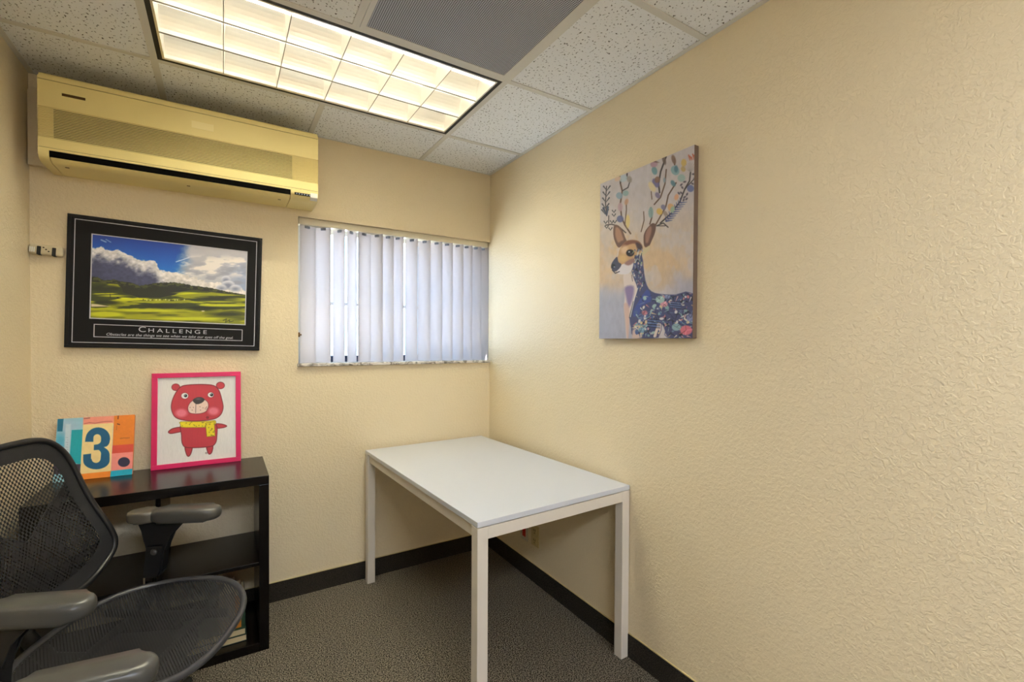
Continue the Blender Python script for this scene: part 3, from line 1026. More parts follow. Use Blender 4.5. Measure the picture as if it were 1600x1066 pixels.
for (x0_, y0_, rx, ry) in ((260, 672, 110, 9), (640, 707, 130, 6), (960, 640, 100, 8), (1300, 760, 190, 12), (1250, 725, 160, 7), (600, 815, 330, 12), (190, 850, 160, 24), (1000, 890, 330, 16)):
    p.ell(x0_, y0_, rx, ry, (206, 208, 28), soft=12, a=0.85)
p.poly([(50, 750), (110, 755), (240, 775), (50, 778)], (206, 190, 162), soft=6)
for k in range(14):
    p.ell(540 + k * 29 + (k * 37 % 11), 706 + (k * 13 % 7), 5, 6, (222, 220, 150) if k % 3 else (60, 50, 20))
p.line([(228, 655), (230, 690)], 5, (24, 26, 16)); p.ell(300, 690, 12, 7, (16, 16, 12))
p.ell(1100, 816, 14, 5, (226, 214, 190))
p.line([(1290, 905), (1320, 890), (1310, 925), (1350, 900), (1345, 920), (1385, 910)], 5, (24, 30, 20))
p.build('landscape_print', IX1 - IX0, IZ1 - IZ0, po, y=-0.0176, z0=IZ0, x0=IX0)
text_mesh('caption_initial', 'C', 0.034, 'silver', po, (-0.103, -0.0169, -0.2055), width=0.025)
text_mesh('caption_title', 'HALLENGE', 0.025, 'silver', po, (0.028, -0.0169, -0.2055), width=0.218, spacing=1.5)
text_mesh('caption_line', 'Obstacles are the things we see when we take our eyes off the goal.', 0.0165, 'silver', po, (0.010, -0.0169, -0.2255), width=0.468, shear=0.3)

# ------------------------------------------------------------------ device on the wall beside the poster
dv = tag(empty('wall_device', (-2.0862, -0.0005, 1.705)), 'small cream plastic device with two black bands on the wall beside the poster', 'device')
dv.rotation_euler = (0, math.radians(3.5), 0)
bm = B(-0.050, 0.052, -0.026, 0, -0.019, 0.022, bev=0.008, seg=3)
make('body', bm, 'cream_pl', dv, False)
for xx in (-0.019, 0.026):
    make('band', B(xx - 0.006, xx + 0.006, -0.0285, -0.001, -0.0205, 0.014, bev=0.002), 'black', dv)
for k in range(3):
    make('button', B(-0.008 + k * 0.008, -0.003 + k * 0.008, -0.0275, -0.02, 0.008 - k * 0.007, 0.012 - k * 0.007), 'acdark', dv)
for k in range(3):
    make('rib', B(-0.046 + k * 0.006, -0.043 + k * 0.006, -0.0275, -0.02, -0.012, 0.008), 'white', dv)

# ------------------------------------------------------------------ bear picture leaning on the wall
bw, bh = 0.345, 0.432
br = tag(empty('framed_bear_print', (-1.5735, -0.0635, KH + 0.0005)), 'magenta framed picture of a red bear in a yellow scarf, leaning on the bookcase', 'picture')
br.rotation_euler = (math.radians(-5.6), 0, math.radians(-1.2))
f_ = 0.021
bm = bmesh.new()
for a in ((-bw / 2, bw / 2, 0, f_), (-bw / 2, bw / 2, bh - f_, bh), (-bw / 2, -bw / 2 + f_, f_, bh - f_), (bw / 2 - f_, bw / 2, f_, bh - f_)):
    box(bm, a[0], a[1], 0, 0.019, a[2], a[3], bev=0.001)
make('frame', bm, 'pink', br)
make('backing', B(-bw / 2 + 0.005, bw / 2 - 0.005, 0.010, 0.018, 0.005, bh - 0.005), 'paper', br)
p = Paint([(110, 115), (858, 98), (863, 898), (98, 978)], 300, 370, (230, 228, 227))
red, dk = (186, 52, 66), (110, 28, 42)
for ex, ey in ((283, 205), (712, 190)):
    p.ell(ex, ey, 42, 36, dk); p.ell(ex, ey, 36, 30, red)
p.poly([(330, 600), (250, 612), (208, 645), (230, 664), (290, 655), (340, 640)], red, 4, outline=dk, ow=4)
p.poly([(665, 568), (730, 570), (776, 590), (740, 608), (665, 612)], red, 4, outline=dk, ow=4)
p.poly([(370, 790), (440, 790), (430, 860), (405, 893), (382, 870)], red, 4, outline=dk, ow=4)
p.poly([(580, 790), (640, 780), (632, 850), (605, 872), (585, 840)], red, 4, outline=dk, ow=4)
p.poly([(335, 570), (500, 575), (665, 565), (680, 700), (660, 770), (600, 798), (400, 806), (345, 770), (335, 680)], red, 4, outline=dk, ow=4)
p.poly([(330, 200), (400, 182), (540, 177), (650, 190), (700, 240), (728, 330), (740, 410), (715, 480), (650, 522), (520, 540), (380, 536), (280, 505), (240, 430), (243, 350), (280, 260)], red, 4, outline=dk, ow=4)
p.ell(336, 460, 56, 40, (222, 116, 136), soft=26); p.ell(645, 443, 52, 38, (222, 116, 136), soft=26)
p.poly([(455, 330), (410, 370), (397, 420), (420, 462), (500, 470), (570, 450), (598, 400), (590, 350), (540, 320)], (236, 208, 196), 4, outline=dk, ow=3)
p.poly([(445, 335), (480, 308), (530, 305), (560, 330), (530, 362), (480, 372)], (52, 46, 50), 4)
p.ell(500, 322, 26, 9, (92, 88, 92), soft=12)
p.line([(476, 370), (474, 458)], 4, (70, 40, 40))
for k, (ax, ay) in enumerate(((420, 405), (440, 432), (452, 405), (515, 398), (545, 410), (520, 432), (570, 415), (580, 400))):
    p.ell(ax, ay, 4, 4, (120, 86, 80))
p.ell(574, 416, 11, 11, (150, 110, 104)); p.ell(574, 416, 7, 7, (232, 206, 196))
p.ell(588, 506, 15, 14, (128, 28, 40))
for ex, ey, r in ((369, 290, 37), (619, 282, 32)):
    p.ell(ex, ey, r, r * 0.88, dk); p.ell(ex, ey, r - 4, r * 0.88 - 4, (238, 238, 238))
    p.ell(ex + 8, ey - 1, 17, 17, (92, 128, 140)); p.ell(ex + 9, ey, 14, 13, (16, 18, 24)); p.ell(ex + 3, ey - 7, 4, 4, (230, 235, 240))
ye, yd = (232, 212, 30), (110, 92, 20)
p.poly([(330, 545), (480, 545), (600, 540), (662, 535), (664, 575), (600, 600), (460, 605), (340, 602), (326, 575)], ye, 3, outline=yd, ow=2)
p.poly([(568, 560), (655, 545), (662, 690), (580, 698)], ye, 0, outline=yd, ow=2)
rs = random.Random(3)
for k in range(34):
    ax, ay = (rs.uniform(340, 655), rs.uniform(550, 595)) if k < 20 else (rs.uniform(578, 655), rs.uniform(600, 688))
    p.ell(ax, ay, 5, 4, (120, 108, 20))
p.ell(576, 858, 10, 9, (80, 60, 60)); p.ell(576, 858, 6, 5, (226, 224, 222))
fine = fbm(p.X / 5, p.Y / 40, 9)
p.C *= (1 + 0.07 * (fine - 0.5))[..., None]
p.build('bear_print', bw - 2 * f_, bh - 2 * f_, br, y=0.0085, z0=f_)

# ------------------------------------------------------------------ numeral canvas
cw, ch_ = 0.252, 0.258
nc = tag(empty('number_canvas', (-1.9325, -0.083, KH + 0.0005)), 'small colourful canvas with a big blue number three, leaning on the bookcase', 'canvas')
nc.rotation_euler = (math.radians(-13.5), 0, math.radians(-2.5))
make('stretched_canvas', B(-cw / 2, cw / 2, 0, 0.018, 0, ch_, bev=0.002), 'orange_side', nc)
p = Paint([(82, 133), (1145, 72), (1120, 880), (48, 977)], 300, 300, (206, 224, 226))
p.poly([(0, 60), (435, 60), (425, 1000), (0, 1000)], (150, 198, 216))
p.ell(130, 420, 70, 130, (86, 172, 202), soft=90)
p.ell(230, 250, 130, 90, (168, 190, 214), soft=120, a=0.8)
p.poly([(195, 200), (265, 200), (255, 700), (185, 700)], (196, 214, 226), soft=20)
p.poly([(85, 130), (165, 130), (155, 300), (85, 300)], (10, 104, 136))
p.poly([(280, 282), (432, 275), (415, 740), (262, 700)], (6, 160, 176))
p.poly([(0, 700), (330, 735), (415, 735), (410, 850), (0, 870)], (62, 44, 64))
p.poly([(435, 60), (860, 50), (850, 200), (432, 215)], (240, 150, 128))
p.line([(445, 128), (520, 120)], 12, (120, 70, 60), a=0.8)
p.line([(450, 195), (520, 182), (600, 190), (680, 175), (760, 165), (830, 165)], 9, (176, 76, 66), a=0.8)
p.poly([(432, 210), (845, 185), (828, 832), (412, 868)], (246, 216, 150))
p.poly([(858, 50), (1200, 40), (1135, 480), (842, 492)], (226, 126, 28))
p.poly([(842, 490), (1138, 472), (1132, 580), (836, 602)], (216, 74, 52))
for k in range(16):
    p.line([(852 + k * 18, 495 - k), (848 + k * 18, 592 - k)], 4, (188, 60, 48), a=0.7)
p.poly([(836, 600), (1134, 578), (1128, 805), (828, 832)], (240, 142, 132))
p.poly([(405, 868), (830, 830), (822, 960), (380, 960)], (240, 136, 34))
p.poly([(828, 832), (1140, 802), (1130, 900), (818, 910)], (6, 166, 200))
p.ell(1004, 714, 82, 64, (36, 30, 62), ang=-4)
p.line([(915, 90), (912, 130)], 16, (110, 50, 20)); p.line([(905, 200), (935, 208)], 14, (90, 44, 20)); p.line([(898, 220), (894, 280)], 5, (150, 80, 26))
p.line([(950, 398), (1000, 390), (1040, 392), (1075, 388)], 14, (176, 96, 26), a=0.8)
for k in range(7):
    p.line([(205 + (k % 2) * 18, 380 + k * 32), (235, 384 + k * 32)], 6, (120, 140, 168), a=0.6)
def arc(cx_, cy_, rx, ry, a0, a1, n=14):
    return [(cx_ + rx * math.cos(math.radians(a0 + (a1 - a0) * i / n)), cy_ + ry * math.sin(math.radians(a0 + (a1 - a0) * i / n))) for i in range(n + 1)]
blue3 = (0, 86, 128)
three = [(466, 440), (470, 395)] + arc(640, 400, 168, 153, 185, 360) + [(806, 420)] + arc(690, 425, 114, 100, 0, 52) + \
        [(724, 512)] + arc(700, 625, 106, 108, -52, 0) + [(808, 690)] + arc(628, 690, 180, 116, 0, 180) + [(446, 610), (552, 598), (552, 670)] + \
        arc(622, 664, 62, 58, 178, 0) + [(688, 600)] + arc(640, 606, 48, 58, 0, -80) + [(588, 552), (588, 482), (640, 474)] + arc(634, 420, 50, 52, 60, 0) + \
        [(684, 390)] + arc(630, 384, 52, 46, 0, -180) + [(578, 440)]
p.poly(three, blue3)
p.C *= (1 + 0.06 * (fbm(p.X / 40, p.Y / 30, 4) - 0.5))[..., None]
p.build('number_print', cw, ch_, nc, y=-0.0006)

# ------------------------------------------------------------------ deer canvas on the right wall
dw, dh, dd = 0.500, 0.698, 0.024
yc = -1.334
dc = tag(empty('deer_canvas', (wall_x(yc) - 0.0008, yc, 1.3565)), 'tall stretched canvas painting of a deer with flowering antlers on the wall', 'canvas')
dc.rotation_euler = (0, 0, -math.pi / 2 - SKEW)
make('stretched_canvas', B(-dw / 2, dw / 2, -dd, 0, 0, dh, bev=0.003), 'canvas_side', dc)
def A_(x, y): return (x * 0.9408, y * 0.9408 - 940.5)
q = lambda u, v: ((u - 930) * 6.27, (v - 370) * 6.27)
p = Paint([q(939, 287), q(1086, 226), q(1084, 529), q(939, 530)], 280, 400, (196, 186, 190))
X, Y = p.X, p.Y
s1 = fbm(X / 230, Y / 260, 5, 4)
s2 = fbm(X / 120, Y / 200, 15, 4)
p.blend(sstep(-420, 60, Y) * (1 - sstep(380, 560, Y)) * 0.75, (212, 186, 158))
p.blend(sstep(0.45, 0.6, s1) * sstep(-200, 100, Y) * (1 - sstep(430, 600, Y)) * 0.7, (216, 180, 136))
p.blend(sstep(0.48, 0.6, s2) * 0.5, (200, 194, 204))
p.blend(sstep(360, 640, Y + (s2 - 0.5) * 260) * (1 - sstep(380, 620, X)) * 0.85, (160, 162, 186))
p.blend(sstep(620, 900, X) * sstep(300, 480, Y + (s1 - 0.5) * 200) * 0.7, (164, 164, 190))
p.C *= (1 + 0.10 * (fbm(X / 26, Y / 60, 25) - 0.5))[..., None]
ink, brown = (62, 52, 56), (116, 84, 66)
def AL(pts, w, col, w1=None, a=1.0): p.line([A_(*t) for t in pts], w, col, w1=w1, a=a)
def AE(x, y, rx, ry, col, ang=0, a=0.9): p.ell(*A_(x, y), rx * 0.94, ry * 0.94, col, ang=ang, a=a, soft=8)
# antler branches
for pts, w, col in [
    ([(380, 970), (320, 880), (285, 800), (270, 660), (290, 520), (270, 440), (265, 370)], 11, brown), ([(320, 880), (335, 720), (332, 620)], 8, brown),
    ([(330, 960), (250, 890), (180, 870), (120, 880)], 8, ink), ([(130, 780), (115, 640), (125, 470)], 7, ink), ([(150, 860), (150, 780)], 6, ink),
    ([(290, 520), (350, 485), (375, 400)], 8, ink), ([(270, 440), (280, 400)], 8, ink), ([(335, 390), (340, 340)], 11, ink),
    ([(580, 870), (600, 800), (590, 700)], 10, brown), ([(490, 950), (520, 830), (515, 740)], 7, brown), ([(640, 880), (690, 790), (745, 690), (770, 570), (850, 440)], 10, brown),
    ([(625, 665), (690, 590), (735, 450), (748, 300)], 10, brown), ([(680, 540), (668, 450), (690, 320), (745, 165)], 12, ink), ([(600, 610), (592, 530)], 7, brown),
    ([(690, 860), (800, 760), (890, 640), (940, 510), (990, 420), (1000, 330)], 10, ink), ([(830, 190), (835, 250)], 10, brown), ([(940, 510), (1010, 430), (1060, 380)], 7, ink),
    ([(650, 890), (720, 860), (770, 905)], 8, ink), ([(660, 890), (740, 890)], 6, ink)]:
    AL(pts, w * 1.35, tuple(v * 0.85 for v in col))
for k in range(5):                                   # fern chevrons on the left antler
    y = 480 + k * 62
    c = 128 - k * 4
    AL([(c - 34, y - 10), (c, y + 36)], 14, (70, 72, 82), w1=5)
    AL([(c + 34, y - 12), (c, y + 36)], 14, (70, 72, 82), w1=5)
AL([(95, 700), (128, 780)], 22, (60, 70, 96), w1=8); AL([(140, 690), (132, 780)], 22, (70, 84, 110), w1=8)
for x, y in ((205, 740), (205, 780), (120, 855), (130, 905), (170, 925), (185, 850), (215, 850)):
    AL([(x - 18, y - 16), (x, y + 8)], 10, (56, 60, 66), w1=5); AL([(x + 16, y - 18), (x, y + 8)], 10, (56, 60, 66), w1=5)
for k in range(9):                                   # blue leaf spray on the right antler
    t = k / 8
    x, y = 750 + 150 * t, 840 - 190 * t
    AL([(x, y), (x + 62, y - 8)], 18 - 6 * t, (66, 84, 146), w1=5); AL([(x, y), (x - 8, y - 52)], 15 - 5 * t, (60, 72, 128), w1=5)
for x, y in ((940, 590), (965, 560), (930, 620), (960, 610), (905, 545), (880, 550), (1030, 350), (1060, 350), (1045, 390), (1020, 450), (1055, 450), (905, 460), (915, 490), (940, 430)):
    AE(x, y, 16, 9, (60, 54, 74), ang=(x * 7 + y) % 180)
for e in [(840, 310, 42, 52, (120, 164, 178)), (850, 295, 20, 38, (74, 120, 140)), (820, 445, 22, 36, (82, 130, 152)), (625, 310, 28, 44, (98, 150, 164)),
          (640, 440, 32, 52, (98, 88, 150)), (600, 480, 30, 58, (222, 200, 150)), (655, 405, 28, 34, (130, 88, 70)), (905, 390, 40, 40, (148, 182, 180)),
          (1000, 500, 36, 38, (92, 104, 164)), (930, 230, 28, 40, (212, 176, 84)), (925, 295, 24, 30, (190, 160, 90)), (825, 195, 22, 50, (124, 92, 74)),
          (620, 240, 38, 34, (170, 126, 146)), (635, 215, 34, 8, (104, 70, 60)), (725, 200, 18, 50, (96, 78, 72)), (660, 570, 24, 34, (116, 104, 146)), (680, 740, 30, 36, (222, 178, 74)), (720, 695, 24, 30, (112, 110, 150)),
          (590, 750, 26, 58, (128, 162, 166)), (800, 700, 34, 46, (214, 160, 104)), (815, 720, 22, 36, (146, 180, 158)), (855, 590, 22, 34, (224, 158, 116)), (730, 410, 14, 28, (128, 150, 168)),
          (260, 570, 34, 36, (128, 158, 184)), (325, 545, 32, 30, (132, 166, 170)), (300, 390, 44, 36, (176, 194, 206)), (270, 815, 36, 36, (86, 94, 150)), (270, 690, 26, 46, (186, 152, 164)), (335, 635, 20, 34, (196, 148, 116)),
          (365, 400, 26, 36, (150, 140, 130)), (350, 840, 22, 70, (226, 200, 120)), (240, 392, 34, 24, (218, 178, 150)), (1075, 510, 14, 26, (70, 80, 130)), (740, 760, 20, 30, (150, 130, 120))]:
    AE(*e[:4], e[4], ang=(e[0] * 3) % 60 - 30)
for k in range(9):                                   # orange umbel
    a = math.radians(-150 + k * 15)
    AL([(995, 325), (995 + 80 * math.cos(a), 325 + 95 * math.sin(a))], 4, (160, 150, 150))
    AL([(1000 + 14 * k - 20, 150 + (k % 3) * 14 - k * 3), (1012 + 14 * k - 20, 205 - k * 2)], 13, (190, 90, 54), w1=6)
# chest and body
p.poly([(290, 380), (345, 360), (395, 420), (425, 500), (405, 600), (355, 790), (340, 992), (322, 992), (312, 830), (298, 700), (305, 600), (296, 480)], (222, 204, 198), 3, soft=10)
p.poly([(305, 500), (390, 490), (385, 600), (345, 700), (318, 600)], (140, 120, 170), 3, soft=24)
p.poly([(296, 660), (350, 700), (345, 980), (330, 992), (310, 820)], (206, 164, 150), 3, soft=16, a=0.8)
body = [(400, 180), (470, 190), (486, 300), (505, 430), (540, 515), (600, 556), (700, 570), (800, 572), (990, 566), (1000, 992), (720, 992), (700, 930), (668, 862), (636, 992), (400, 992), (368, 900), (352, 800), (368, 720), (405, 600), (428, 510), (398, 430), (366, 330), (362, 260)]
bd = p.poly(body, (62, 68, 116), 2, soft=8)
p.poly([(400, 880), (470, 880), (470, 992), (380, 992)], (206, 174, 164), 2, soft=20)
p.poly([(440, 640), (520, 520), (560, 580), (560, 640), (470, 680), (450, 760), (390, 790), (395, 720)], (52, 72, 156), 2, soft=10)
mask = p.cov(bd + 6)
keep = p.C.copy()
rs = random.Random(21)
pal = [(30, 34, 66), (34, 36, 60), (62, 88, 150), (92, 112, 160), (216, 206, 194), (206, 200, 204), (150, 182, 184), (122, 162, 168), (206, 120, 130), (196, 150, 160), (214, 186, 140), (40, 50, 90), (24, 28, 50)]
for k in range(420):
    if rs.random() < 0.28:
        x, y, sc = rs.uniform(370, 500), rs.uniform(200, 520), 0.55
    else:
        x, y, sc = rs.uniform(400, 1000), rs.uniform(560, 992), 1.0
        if x < 560 and y < 780 and rs.random() < 0.8: continue
    c = rs.choice(pal)
    a = rs.uniform(0, math.pi) if sc == 1 else rs.uniform(1.2, 2.0)
    if rs.random() < 0.72:
        L_ = rs.uniform(18, 60) * sc
        p.line([(x, y), (x + L_ * math.cos(a), y + L_ * math.sin(a))], rs.uniform(5, 13) * sc, c, w1=3)
    else:
        p.ell(x, y, rs.uniform(9, 26) * sc, rs.uniform(7, 18) * sc, c, ang=math.degrees(a))
for (x, y, r, c) in ((905, 920, 58, (216, 104, 126)), (950, 800, 44, (116, 124, 176)), (690, 665, 34, (214, 140, 158)), (720, 590, 28, (120, 134, 186)), (470, 920, 32, (108, 150, 184)), (650, 620, 44, (156, 188, 186)), (810, 890, 44, (132, 168, 180)), (500, 750, 28, (186, 106, 124))):
    p.ell(x, y, r, r * 0.8, c, soft=10)
    for j in range(5):
        a = rs.uniform(0, 6.28)
        p.line([(x, y), (x + r * math.cos(a), y + r * 0.8 * math.sin(a))], 5, tuple(min(255, v + 40) for v in c) if j % 2 else tuple(v * 0.6 for v in c))
p.line([(640, 870), (700, 990)], 44, (214, 190, 184)); p.line([(625, 900), (600, 980)], 26, (216, 196, 182))
for (x, y, r) in ((800, 670, 48), (590, 850, 60)):
    for j in range(7):
        p.line([(x - r, y - r * 0.7 + j * r * 0.22), (x + r, y - r * 0.5 + j * r * 0.22)], 7, (86, 118, 176) if j % 2 else (30, 38, 80))
p.C = keep * (1 - mask[..., None]) + p.C * mask[..., None]
p.line([(360, 790), (400, 610), (430, 510)], 7, (226, 220, 214)); p.line([(350, 800), (388, 640)], 6, (60, 70, 80))
# ears and head
earL = [A_(*t) for t in ((205, 890), (240, 878), (290, 925), (320, 1000), (345, 1070), (300, 1090), (255, 1115), (220, 1060), (200, 980))]
p.poly(earL, (112, 80, 70), 4); p.poly([((x - 240) * 0.6 + 238, (y + 40) * 0.68 - 40) for x, y in earL], (176, 128, 104), 4, soft=16)
earR = [A_(*t) for t in ((560, 905), (605, 862), (642, 880), (634, 960), (600, 1045), (570, 1105), (525, 1105), (515, 1010), (530, 950))]
p.poly(earR, (104, 72, 64), 4); p.poly([((x - 540) * 0.5 + 530, (y + 30) * 0.7 - 30) for x, y in earR], (160, 112, 98), 4, soft=16)
p.poly([(470, 150), (540, 90), (545, 130), (480, 185)], (206, 190, 150), 3, soft=10)
head = [(168, 290), (182, 250), (235, 195), (245, 145), (275, 85), (325, 42), (400, 36), (452, 60), (474, 115), (445, 175), (405, 190), (380, 240), (310, 262), (255, 290), (240, 335), (205, 340), (172, 315)]
p.poly(head, (198, 154, 108), 4)
p.poly([(275, 85), (325, 42), (400, 36), (452, 60), (474, 115), (440, 120), (400, 70), (330, 85), (280, 115)], (130, 80, 62), 3, soft=14)
p.poly([(410, 60), (465, 85), (470, 130), (430, 130)], (70, 52, 62), 3, soft=16)
p.ell(300, 130, 34, 40, (222, 184, 146), soft=30); p.ell(285, 215, 40, 34, (216, 174, 114), soft=30)
p.poly([(250, 290), (320, 262), (385, 250), (372, 330), (330, 368), (260, 372), (225, 350)], (222, 214, 220), 4, soft=8)
p.poly([(300, 262), (380, 215), (395, 250), (340, 285)], (150, 110, 110), 3, soft=14)
p.poly([(168, 290), (182, 250), (225, 200), (240, 250), (270, 275), (245, 320), (205, 345), (172, 315)], (64, 66, 92), 4, soft=6)
p.ell(190, 292, 20, 22, (26, 26, 36)); p.ell(200, 300, 8, 6, (150, 160, 190))
p.line([(180, 330), (210, 362), (250, 345)], 9, (40, 36, 48))
p.ell(355, 162, 42, 37, (120, 86, 62)); p.ell(355, 162, 36, 32, (22, 18, 24)); p.ell(345, 152, 9, 7, (190, 196, 206)); p.ell(366, 172, 16, 10, (74, 60, 66))
for k in range(26):
    x, y = rs.uniform(390, 470), rs.uniform(110, 260)
    p.line([(x, y), (x + rs.uniform(-14, 14), y + rs.uniform(8, 28))], 7, rs.choice([(204, 206, 196), (150, 176, 140), (40, 46, 70), (120, 136, 170)]))
p.line([(370, 380), (380, 440)], 6, (90, 80, 84))
p.C = p.C * 0.82 + p.C.mean(2, keepdims=True) * 0.14
p.build('deer_print', dw - 0.002, dh - 0.002, dc, y=-dd - 0.0006, z0=0.001)

# ------------------------------------------------------------------ wall plates under the table
def plate(y0, y1, z0, z1, name, label, cat, material):
    ym, zm = (y0 + y1) / 2, (z0 + z1) / 2
    o = tag(empty(name, (wall_x(ym) - 0.0005, ym, zm)), label, cat)
    o.rotation_euler = (0, 0, -math.pi / 2 - SKEW)
    w2, h2 = abs(y1 - y0) / 2, (z1 - z0) / 2
    make('cover_plate', B(-w2, w2, -0.006, 0, -h2, h2, bev=0.002), material, o)
    return o, w2, h2
o, w2, h2 = plate(-0.398, -0.475, 0.200, 0.315, 'data_outlet', 'white wall plate with a red insert under the table', 'outlet', 'plate')
make('red_insert', B(-0.013, 0.018, -0.0085, -0.004, -0.035, 0.04, bev=0.001), 'red', o)
make('screw', cyl(bmesh.new(), (-0.025, -0.0072, -0.02), (-0.025, -0.004, -0.02), 0.004, n=10), 'clip', o)
o, w2, h2 = plate(-0.512, -0.584, 0.205, 0.320, 'power_outlet', 'cream power outlet on the wall under the table', 'outlet', 'plate2')
for zz in (-0.027, 0.027):
    s = make('socket_face', B(-0.017, 0.017, -0.0085, -0.004, zz - 0.018, zz + 0.018, bev=0.002), 'plate2', o)
    for xx in (-0.007, 0.007):
        make('socket_slot', B(xx - 0.0016, xx + 0.0016, -0.0088, -0.006, zz - 0.001, zz + 0.010), 'acdark', s)
    make('ground_hole', B(-0.0025, 0.0025, -0.0088, -0.006, zz - 0.013, zz - 0.008), 'acdark', s)

# ------------------------------------------------------------------ mesh office chair
YC = -0.025
def make_chair():
    t = empty('office_chair')
    # ---- seat
    ol = []
    NSEG = 56
    for k in range(NSEG):
        a = 2 * math.pi * k / NSEG
        ca, sa = math.cos(a), math.sin(a)
        e = 2 / 2.7
        x = 0.078 + 0.245 * math.copysign(abs(ca) ** e, ca)
        y = YC + 0.305 * math.copysign(abs(sa) ** e, sa) * (1.0 - 0.05 * (ca < 0) * abs(ca))
        ol.append((x, y))
    def seat_z(x, y, r):
        fx = (x - 0.078) / 0.245
        fy = (y - YC) / 0.305
        z = 0.440 - 0.012 * (1 - r * r)
        if fx > 0.2: z -= 0.030 * ((fx - 0.2) / 0.8) ** 2
        if fx < -0.4: z += 0.012 * ((-fx - 0.4) / 0.6) ** 2
        return z + 0.010 * fy * fy
    bm = bmesh.new()
    cxs, cys = 0.078, YC
    rings = []
    for r in (0.25, 0.5, 0.7, 0.85, 0.97):
        rings.append([bm.verts.new((cxs + (x - cxs) * r, cys + (y - cys) * r, seat_z(cxs + (x - cxs) * r, cys + (y - cys) * r, r))) for x, y in ol])
    c0 = bm.verts.new((cxs, cys, seat_z(cxs, cys, 0)))
    for k in range(NSEG):
        bm.faces.new((c0, rings[0][k], rings[0][(k + 1) % NSEG]))
        for a, b_ in zip(rings[:-1], rings[1:]):
            bm.faces.new((a[k], b_[k], b_[(k + 1) % NSEG], a[(k + 1) % NSEG]))
    make('seat_mesh', bm, 'seatmesh', t, True)
    bm = tube(bmesh.new(), [(x, y, seat_z(x, y, 1.0) - 0.004) for x, y in ol], 0.011, n=8, closed=True)
    make('seat_rim', bm, 'rim', t, True)
    # solid under-frame seen through the mesh
    bm = bmesh.new()
    for yy in (YC - 0.17, YC + 0.17):
        tube(bm, [(-0.13, yy, 0.415), (0.05, yy, 0.390), (0.25, yy, 0.385)], 0.014, n=8)
    for xx in (-0.05, 0.18):
        tube(bm, [(xx, YC - 0.28, 0.425), (xx, YC - 0.17, 0.392), (xx, YC + 0.17, 0.392), (xx, YC + 0.28, 0.425)], 0.013, n=8)
    make('seat_frame', bm, 'chairblk', t, True)
    bm = B(-0.06, 0.20, YC - 0.10, YC + 0.10, 0.325, 0.388, bev=0.02, seg=3)
    make('tilt_mechanism', bm, 'chairblk', t, True)
    lv = tube(bmesh.new(), [(0.08, YC + 0.10, 0.355), (0.08, YC + 0.24, 0.352), (0.09, YC + 0.285, 0.350)], 0.006, n=8)
    make('height_lever', lv, 'chairblk', t, True)
    # ---- back
    half = [(0.0, 1.022), (0.085, 1.020), (0.140, 1.004), (0.176, 0.966), (0.195, 0.912), (0.208, 0.830), (0.222, 0.742), (0.236, 0.670), (0.240, 0.634), (0.226, 0.602), (0.180, 0.572), (0.110, 0.548), (0.0, 0.540)]
    pts = half + [(-h, z) for h, z in half[-2:0:-1]]
    out = smooth_closed(pts, 4)
    tr16 = math.tan(math.radians(16))
    def back_x(h, z, r=1.0):
        flat = -0.120 - tr16 * (z - 0.5)
        bow = 0.040 * (1 - (h / 0.24) ** 2)
        lum = 0.022 * math.exp(-((z - 0.68) / 0.09) ** 2)
        return flat - bow * (1 - abs(z - 0.78) / 0.40) * 0.9 + lum * 0.6
    def back_surface(rs_, zfilter=None, dx=0.0):
        bm = bmesh.new()
        rgs = []
        hc, zc = 0.0, 0.775
        for r in rs_:
            rgs.append([bm.verts.new((back_x(hc + (h - hc) * r, zc + (z - zc) * r) + dx, YC + (h - hc) * r, zc + (z - zc) * r)) for h, z in out])
        n = len(out)
        if rs_[0] < 0.2:
            c0 = bm.verts.new((back_x(0, zc) + dx, YC, zc))
            for k in range(n): bm.faces.new((c0, rgs[0][k], rgs[0][(k + 1) % n]))
        for a, b_ in zip(rgs[:-1], rgs[1:]):
            for k in range(n): bm.faces.new((a[k], b_[k], b_[(k + 1) % n], a[(k + 1) % n]))
        return bm
    make('back_mesh', back_surface((0.12, 0.3, 0.5, 0.68, 0.80)), 'backmesh', t, True)
    make('back_border', back_surface((0.79, 0.87, 0.94, 0.99), dx=0.001), 'fabric', t, True)
    bm = tube(bmesh.new(), [(back_x(h, z), YC + h, z) for h, z in out], 0.010, n=8, closed=True)
    make('back_rim', bm, 'chairblk', t, True)
    # second mesh layer behind the lower back, its upper edge dips to the middle
    bm = bmesh.new()
    NU, NV = 20, 10
    gridv = []
    for i in range(NU + 1):
        h = -0.205 + 0.41 * i / NU
        zt = 0.735 + 0.155 * (abs(h) / 0.205) ** 1.2
        zb = 0.580
        gridv.append([bm.verts.new((back_x(h, zb + (zt - zb) * j / NV) - 0.018, YC + h, zb + (zt - zb) * j / NV)) for j in range(NV + 1)])
    for i in range(NU):
        for j in range(NV):
            bm.faces.new((gridv[i][j], gridv[i + 1][j], gridv[i + 1][j + 1], gridv[i][j + 1]))
    make('lumbar_panel', bm, 'lumbar', t, True)
    edge = [(back_x(-0.205 + 0.41 * i / NU, 0.735 + 0.155 * (abs(-0.205 + 0.41 * i / NU) / 0.205) ** 1.2) - 0.018, YC - 0.205 + 0.41 * i / NU, 0.735 + 0.155 * (abs(-0.205 + 0.41 * i / NU) / 0.205) ** 1.2) for i in range(NU + 1)]
    make('lumbar_edge', tube(bmesh.new(), edge, 0.0022, n=6), 'rim', t, True)
    bm = bmesh.new()
    tube(bm, [(-0.05, YC, 0.355), (-0.17, YC, 0.37), (-0.235, YC, 0.45), (-0.235, YC, 0.55), (-0.250, YC, 0.64)], lambda f: 0.026 - 0.008 * f, n=10)
